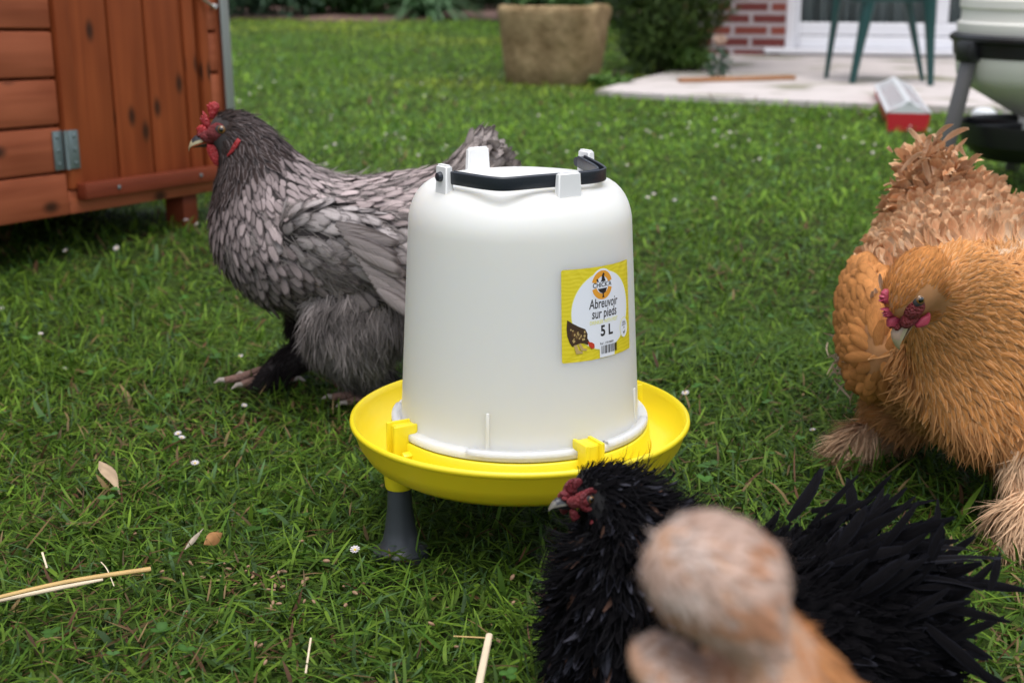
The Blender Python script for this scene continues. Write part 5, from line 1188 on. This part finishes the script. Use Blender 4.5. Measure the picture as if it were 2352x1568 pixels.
n = 16; b0 = [W2(800 + 6 * k, 470 + 9 * k, -.118 - .0006 * k) for k in range(n)]
quills(gh, 'wing_quills', b0, [(1, 0, -.35 - .02 * k) for k in range(n)], np.linspace(.066, .055, n), np.full(n, .0085), m_fe, (.33, .285, .28), (.14, .115, .11), curl=-.25, lift=.12, point=.15)
# ================================================================== buff hen
O = np.array([.478, 1.33, 0]); hd_ = nrm(np.array([-.13, -.99, 0])); lf_ = np.array([-hd_[1], hd_[0], 0])
def B3(x, y, z): return O + hd_ * x + lf_ * y + np.array([0, 0, z])
bh = Bird('buff_hen', tuple(O), 'golden buff hen with curled back feathers and pink comb walking forward at the right edge', 'hen')
sl = [(.235, .250, .205, .190, -.098, .022), (.215, .264, .195, .175, -.088, .030), (.185, .272, .185, .150, -.070, .042), (.150, .258, .182, .118, -.046, .058), (.105, .240, .178, .086, -.020, .084), (.05, .236, .138, .062, 0, .108), (-.015, .238, .05, .055, 0, .126), (-.075, .245, -.04, .058, 0, .118), (-.125, .252, -.12, .09, .0, .088), (-.150, .268, -.18, .15, -.012, .056), (-.160, .288, -.20, .19, -.030, .034), (-.164, .303, -.205, .23, -.040, .016)]
D = np.array([B3(a, e, b) for a, b, c, d, e, f in sl]); Vn = np.array([B3(c, e, d) for a, b, c, d, e, f in sl]); bh.add('trunk', loft(D, Vn, [q[5] for q in sl], lf_))
EB = PD(2118, 690, 1.10)
fd_ = nrm(np.array([-.55, -.22, -.80])); upv = np.array([-.78, -.25, .56]); upv = nrm(upv - fd_ * (upv @ fd_)); HB = frame(EB, fd_, np.cross(upv, fd_), upv)
lay = np.cross(upv, fd_); lsg = 1 if lay[1] > 0 else -1   # lateral direction away from the camera
HC = EB + lay * lsg * .0215; HB = frame(HC, fd_, lay, upv)
bh.ellipsoid('head', HC - fd_ * .012, -fd_ * .034, lay * .0215, upv * .025, None)
for sd in (-1, 1): bh.ellipsoid('wing', B3(.01, sd * .118, .150), -hd_ * .115, lf_ * .026, np.array([0, 0, .066]), None)
bh.add('leg', limb([B3(.10, .03, .10), B3(.15, .028, .075), B3(.185, .024, .045), B3(.20, .022, .022), B3(.235, .022, .014)], [[.056, .056], [.046, .048], [.026, .028], [.036, .042], [.018, .036]], tuple(lf_)))
bh.add('leg', limb([B3(.02, -.06, .09), B3(-.02, -.075, .06), B3(-.035, -.085, .03), B3(-.01, -.10, .022), B3(.02, -.125, .014)], [[.05, .045], [.036, .034], [.024, .026], [.022, .028], [.012, .022]], tuple(lf_)))
m_bbody = plain('buff_underplumage', (.42, .20, .08), .9, var=.25, vscale=60); bh.finish(m_bbody, .005)
HBi = np.array(HB.inverted())
def buff(P, N_, T, pt, sv, th):
    n = len(P); hd = pt == 1; tr = pt == 0; wing = (pt == 2) | (pt == 3); dors = np.cos(th)
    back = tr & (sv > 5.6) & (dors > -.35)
    q = (HBi[:3, :3] @ P.T).T + HBi[:3, 3]; face = (q[:, 0] > -.012) & (q[:, 2] < .006) & (np.abs(q[:, 1]) > .004)
    Ln = np.where(tr, lerp_tab(sv, [0, 2, 4, 6, 8, 11], [.014, .017, .021, .028, .032, .032]), .026); Ln[hd] = .009; W_ = np.where(tr, lerp_tab(sv, [0, 2, 4, 6, 8, 11], [.0017, .0020, .0026, .0058, .0078, .0078]), .0058); W_[hd] = .0011
    spc = np.where(tr, lerp_tab(sv, [0, 2, 4, 6, 8, 11], [.0022, .0026, .0034, .0048, .0054, .0054]), .0062); spc[hd] = .0018
    col = np.tile(np.array([.56, .24, .075]), (n, 1)); col = np.where((hd | (tr & (sv < 4)))[:, None], np.array([.66, .28, .085]), col); col = np.where(back[:, None], np.array([.72, .40, .215]), col); col = np.where(wing[:, None], np.array([.58, .25, .08]), col)  # breast and belly darker: buff under-colour with some shade put into the colour
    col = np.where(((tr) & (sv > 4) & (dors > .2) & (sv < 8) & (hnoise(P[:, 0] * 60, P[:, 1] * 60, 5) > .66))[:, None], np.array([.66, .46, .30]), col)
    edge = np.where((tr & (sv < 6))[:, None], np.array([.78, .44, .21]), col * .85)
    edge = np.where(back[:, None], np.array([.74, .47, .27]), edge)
    lift = np.where(back, rng.uniform(.3, .8, n), .28); curl = np.where(back, rng.uniform(.2, 1.7, n), -.32)
    Tn = T.copy(); k = tr & (sv > 2.5) & (dors < .6); Tn[k] = nrm(Tn[k] + np.array([0, 0, -.5]) * (.6 - dors[k])[:, None]); Tn[back] = nrm(Tn[back] + rng.normal(0, .45, (back.sum(), 3)) + np.array([0, 0, .25])); Tn = nrm(Tn - N_ * (Tn * N_).sum(1, keepdims=True) + 1e-6)
    return dict(L=Ln, W=W_, lift=lift, curl=curl, space=spc, point=np.where(hd | (tr & (sv < 6)), .75, .1), col=col, edge=edge, ok=(pt < 4) & ~(face & hd), T=Tn, mess=.15, curlvar=.15, sidevar=.1)
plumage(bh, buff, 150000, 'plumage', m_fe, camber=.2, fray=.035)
def bfl(P, N_, T, pt, sv, th):
    n = len(P); leg = pt >= 4; low = P[:, 2] < .10
    cl = fbm(P[:, 0] * 50, P[:, 2] * 50, 3)[:, None]; base = np.where((leg & (sv > 1.2))[:, None], np.array([.68, .46, .29]), np.array([.50, .25, .10])) * (.6 + .8 * cl)
    Tn = nrm(T + np.array([0, 0, -.6])); Tn = nrm(Tn - N_ * (Tn * N_).sum(1, keepdims=True) + 1e-6)
    return dict(L=np.where(leg & (sv > 2.4), .034, .026), W=np.full(n, .0008), lift=np.full(n, .46), curl=np.full(n, -.7), col=base, ok=(leg | (low & (pt == 0)) | ((pt == 0) & (sv > 3) & (sv < 7) & (rng.random(n) < .2))), T=Tn)
fluff(bh, bfl, 120000, 'leg_fluff', m_hair)
# wispy pale feathers at the tail top, shoulder and wing tip
n = 60; b0 = [B3(-.160 + rng.normal(0, .012), rng.normal(-.036, .018), .280 + rng.normal(0, .012)) for k in range(n)]; dd = [(rng.normal(.1, .6), rng.normal(0, .5), 1) for k in range(n)]
quills(bh, 'tail_curls', b0, dd, rng.uniform(.022, .042, n), rng.uniform(.002, .0045, n), m_fe, (.62, .38, .23), (.70, .48, .31), curl=1.4, point=.4)
n = 18; b0 = [B3(.07 + rng.normal(0, .01), -.112 + rng.normal(0, .004), .190 + rng.normal(0, .006)) for _ in range(n)]; quills(bh, 'shoulder_curl', b0, [(-.2 + rng.normal(0, .4), rng.normal(-.3, .3), 1) for _ in range(n)], rng.uniform(.018, .032, n), [.0022] * n, m_fe, (.62, .46, .34), (.7, .56, .44), curl=.9)
n = 60; b0 = [B3(-.01 + rng.normal(0, .03), -.132 + rng.normal(0, .004), .105 + rng.normal(0, .014)) for _ in range(n)]; quills(bh, 'wing_tip_fluff', b0, [(-.6, -.5 + rng.normal(0, .4), rng.normal(0, .5)) for _ in range(n)], rng.uniform(.015, .032, n), [.0013] * n, m_fe, (.60, .46, .34), (.66, .52, .4), curl=.8, point=.8)
m_pinkc = plain('pink_comb', (.36, .04, .075), .5, var=.25, vscale=150, sss=.25, sssr=.004)
_bd, _bl = m_beakd, m_beakl; m_beakd = plain('beak_horn', (.42, .30, .22), .4, var=.2, vscale=120)
head_parts(bh, HB, .94, comb_s=.85, wat_s=.42, hwid=.0205, lobe=False, m_comb_=m_pinkc); m_beakd = _bd
foot(bh, tuple(B3(.215, .022, .02)), tuple(hd_), .9, lift_=.006)

# ================================================================== black frizzle hen
YK = .86
def K2(px, py, dy_=0.): p = PD(px, py, YK); p[1] += dy_; return p
kh = Bird('black_hen', (K2(1750, 1500)[0], YK, 0), 'small black frizzle-feathered hen with red face, in front of the drinker', 'hen')
sl = [(1318, 1105, 1325, 1150, .007), (1328, 1088, 1330, 1172, .011), (1350, 1076, 1336, 1188, .015), (1385, 1072, 1340, 1205, .0185), (1425, 1078, 1335, 1225, .022), (1465, 1095, 1320, 1255, .026), (1500, 1125, 1300, 1300, .032), (1540, 1165, 1282, 1365, .040), (1590, 1205, 1276, 1440, .050), (1650, 1240, 1290, 1530, .058), (1730, 1262, 1340, 1630, .064), (1820, 1275, 1450, 1710, .067), (1910, 1282, 1600, 1760, .065), (1990, 1290, 1780, 1770, .058), (2060, 1305, 1960, 1720, .045), (2110, 1340, 2090, 1640, .030), (2135, 1400, 2130, 1560, .012)]
D = np.array([K2(a, b) for a, b, *_ in sl]); Vn = np.array([K2(c, d) for a, b, c, d, e in sl]); kh.add('trunk', loft(D, Vn, [q[4] for q in sl], np.array([0, -1., 0])))
for sd in (-1, 1): kh.ellipsoid('wing', K2(1720, 1480, sd * .056), K2(1950, 1530) - K2(1720, 1480), np.array([0, sd * .016, 0]), (K2(1710, 1350) - K2(1720, 1480)), None)
for sd, xo in ((-1, 60), (1, -60)): kh.add('leg', limb([K2(1620 + xo, 1640, sd * .03), K2(1620 + xo, 1740, sd * .032), K2(1600 + xo, 1800, sd * .032)], [[.024, .02], [.016, .015], [.012, .014]], (0, -1, 0)))
m_kbody = plain('black_underplumage', (.006, .005, .006), .8, var=.2); kh.finish(m_kbody, .004)
EK = K2(1353, 1124, -.0175)
kf = nrm(np.array([-.78, -.50, .30])); ku = np.array([.30, .15, .92]); ku = nrm(ku - kf * (ku @ kf)); kl = np.cross(ku, kf); KC = EK + kl * (.0105 if kl[1] > 0 else -.0105); KM = frame(KC, kf, kl, ku)
KMi = np.array(KM.inverted())
def kfn(P, N_, T, pt, sv, th):
    n = len(P); tr = pt == 0; dors = np.cos(th)
    q = (KMi[:3, :3] @ P.T).T + KMi[:3, 3]; face = (q[:, 0] > -.006) & (q[:, 2] < .007) & (q[:, 2] > -.010) & (np.abs(q[:, 1]) > .002)
    Ln = np.where(tr, lerp_tab(sv, [0, 2, 4, 6, 9, 16], [.005, .008, .013, .022, .027, .032]), .03); W_ = np.where(tr, lerp_tab(sv, [0, 2, 4, 6, 9, 16], [.0009, .0013, .0018, .0031, .0040, .0046]), .0046)
    spc = np.where(tr, lerp_tab(sv, [0, 2, 4, 6, 9, 16], [.0014, .0016, .0021, .0032, .0044, .0050]), .0050)
    r = rng.random(n); hack = tr & (sv > 3.6) & (sv < 9)
    col = np.tile(np.array([.0065, .006, .007]), (n, 1)); col = np.where((hack & (r < .07))[:, None], np.array([.10, .055, .04]), col); col = np.where((hack & (r > .86))[:, None], np.array([.055, .055, .07]), col)
    edge = np.tile(np.array([.006, .0055, .007]), (n, 1)); edge = np.where((rng.random(n) < .12)[:, None], np.array([.03, .03, .04]), edge)
    Tn = T.copy(); k = tr & (sv > 3); Tn[k] = nrm(Tn[k] + np.array([0, 0, -.35]) * (1 - dors[k])[:, None]); Tn = nrm(Tn - N_ * (Tn * N_).sum(1, keepdims=True) + 1e-6)
    lf = np.where(tr & (sv < 4), .5, rng.uniform(.18, .55, n)); cu = np.where(tr & (sv < 4), .1, rng.uniform(-.4, 1.0, n))
    return dict(L=Ln, W=W_, lift=lf, curl=cu, space=spc, point=np.full(n, .75), col=col, edge=edge, ok=~face & ~(tr & (sv < .8)), T=Tn, mess=.28, curlvar=.2, sidevar=.12)
plumage(kh, kfn, 120000, 'plumage', m_fek, cols=3, fray=.04)
def kfl(P, N_, T, pt, sv, th):
    n = len(P); Tn = nrm(T + rng.normal(0, .35, (n, 3))); Tn = nrm(Tn - N_ * (Tn * N_).sum(1, keepdims=True) + 1e-6)
    return dict(L=np.where((pt == 0) & (sv < 4), .009, .026), W=np.full(n, .0006), lift=rng.uniform(.3, 1.0, n), curl=rng.uniform(-.6, 1.2, n), col=np.tile([.008, .0075, .009], (n, 1)), ok=(pt > 0) | (sv > 2.5), T=Tn)
fluff(kh, kfl, 18000, 'down', m_hair)
# spray of long tail feathers
b0, dd, l0, w0 = [], [], [], []
for k in range(360):
    a = rng.uniform(-.85, 1.3) ; bx_, by_ = 1960 + rng.normal(0, 70), 1400 + rng.normal(0, 70) - 60 * (a > .6); b0.append(K2(bx_, by_, rng.uniform(-.045, .045)))
    dd.append((math.cos(a), rng.normal(0, .28), math.sin(a))); ln = rng.uniform(.042, .076) * (1 - .50 * max(0, a - .2)); l0.append(ln); w0.append(rng.uniform(.0024, .0050))
quills(kh, 'tail_feathers', b0, dd, l0, w0, m_fek, (.006, .0055, .0065), (.008, .008, .011), nrm_=(0, -.9, .5), curl=-.55, lift=.05, point=.5, cols=5)
b0 = [K2(2060, 1250 + 12 * k, rng.uniform(-.03, .0)) for k in range(6)]; quills(kh, 'sickle_feathers', b0, [(1, 0, .30 - .07 * k) for k in range(6)], [.060 - .003 * k for k in range(6)], [.0040] * 6, m_fek, (.007, .0065, .0075), (.02, .02, .026), nrm_=(0, -.1, 1), curl=-.55, lift=.1, point=.75, cols=3)
m_beakl = plain('beak_slate', (.13, .12, .10), .4, var=.3, vscale=200)
head_parts(kh, KM, .54, comb_s=.72, wat_s=.62, hwid=.0205, ring=True, m_comb_=plain('dark_comb', (.13, .009, .014), .55, bump=.5, bscale=420, var=.35, vscale=150)); m_beakl = _bl
for sd, xo in ((-1, 60), (1, -60)): p_ = K2(1600 + xo, 1800, sd * .032); foot(kh, (p_[0], p_[1], .012), (-1, 0, 0), .6, lift_=.004)

# ================================================================== nearest bird, pale buff, back turned
YN = .37
def N2(px, py, dy_=0.): p = PD(px, py, YN); p[1] += dy_; return p
nh = Bird('pale_hen', (N2(1760, 1500)[0], YN, 0), 'pale blurred hen closest to the viewer, its round head hiding part of the black hen', 'hen')
ball = [(1612, 1214, 1612, 1430, .005), (1622, 1203, 1570, 1440, .016), (1652, 1197, 1595, 1450, .022), (1698, 1206, 1622, 1462, .024), (1750, 1238, 1650, 1480, .024), (1786, 1298, 1690, 1510, .023), (1806, 1388, 1650, 1570, .024), (1880, 1480, 1560, 1680, .034), (1990, 1600, 1540, 1900, .048), (2150, 1720, 1620, 2200, .058), (2320, 1850, 1800, 2450, .060), (2480, 1960, 2050, 2560, .052), (2600, 2020, 2300, 2500, .036), (2680, 2080, 2560, 2350, .012)]
D = np.array([N2(a, b) for a, b, *_ in ball]); Vn = np.array([N2(c, d) for a, b, c, d, e in ball])
nh.add('trunk', loft(D, Vn, [q[4] for q in ball], np.array([0, -1., 0])))
nh.ellipsoid('head', N2(1642, 1322), N2(1806, 1330) - N2(1642, 1322), np.array([0, .022, 0]), (N2(1650, 1190) - N2(1650, 1325)), None)
nh.ellipsoid('shoulder', N2(1560, 1560, .0), N2(1680, 1600) - N2(1560, 1560), np.array([0, .022, 0]), (N2(1540, 1496) - N2(1560, 1560)), None)
for sd in (-1, 1): nh.add('leg', limb([N2(2080, 2350, sd * .03), N2(2080, 2350, sd * .03) - [0, 0, .06], N2(2080, 2350, sd * .03) * [1, 1, 0] + [0, 0, .012]], [[.026, .022], [.018, .016], [.012, .012]], (0, -1, 0)))
m_nbody = plain('pale_underplumage', (.42, .24, .15), .9, var=.2); nh.finish(m_nbody, .004)
def nfn(P, N_, T, pt, sv, th):
    n = len(P); tr = pt == 0; headp = (pt == 1) | (tr & (sv < 6.0)); sh = pt == 2
    sp = fbm(P[:, 0] * 60, P[:, 2] * 170, 12)
    col = np.where(headp[:, None], np.array([.60, .43, .35]), np.array([.52, .23, .09])); col = np.where((headp & (sp > .66))[:, None], np.array([.52, .27, .16]), col); col = np.where((headp & (sp < .36))[:, None], np.array([.68, .54, .47]), col); col = np.where(sh[:, None], np.array([.56, .42, .35]), col)
    T = np.where(headp[:, None], nrm(N_ * 0 + np.array([.7, 0, -.6])), T); T = nrm(T - N_ * (T * N_).sum(1, keepdims=True) + 1e-6)
    return dict(L=np.where(headp | sh, .0065, .018), W=np.where(headp, .0012, .0028), lift=np.full(n, .20), curl=np.full(n, -.26), space=np.where(headp, .0019, .0042), point=np.full(n, .3), col=col, edge=col * .85, ok=pt >= 0, T=T, mess=.12)
plumage(nh, nfn, 90000, 'plumage', m_fe, cols=3)
def nfl(P, N_, T, pt, sv, th):
    d = nfn(P, N_, T, pt, sv, th); n = len(P); return dict(L=np.full(n, .007), W=np.full(n, .00035), lift=np.full(n, .5), curl=np.full(n, -.7), col=d['col'] * 1.1, ok=pt < 3, T=d['T'])
fluff(nh, nfl, 26000, 'down', m_hair)
head_parts(nh, frame(N2(1690, 1330, .0), (-.25, .95, -.1), (-.95, -.25, 0), (0, .1, 1)), .42, comb_s=.4, wat_s=.3, hwid=.020, lobe=False)
for sd in (-1, 1): p_ = N2(2080, 2350, sd * .03); foot(nh, (p_[0], p_[1], .012), (-.3, .9, 0), .8, lift_=.004)
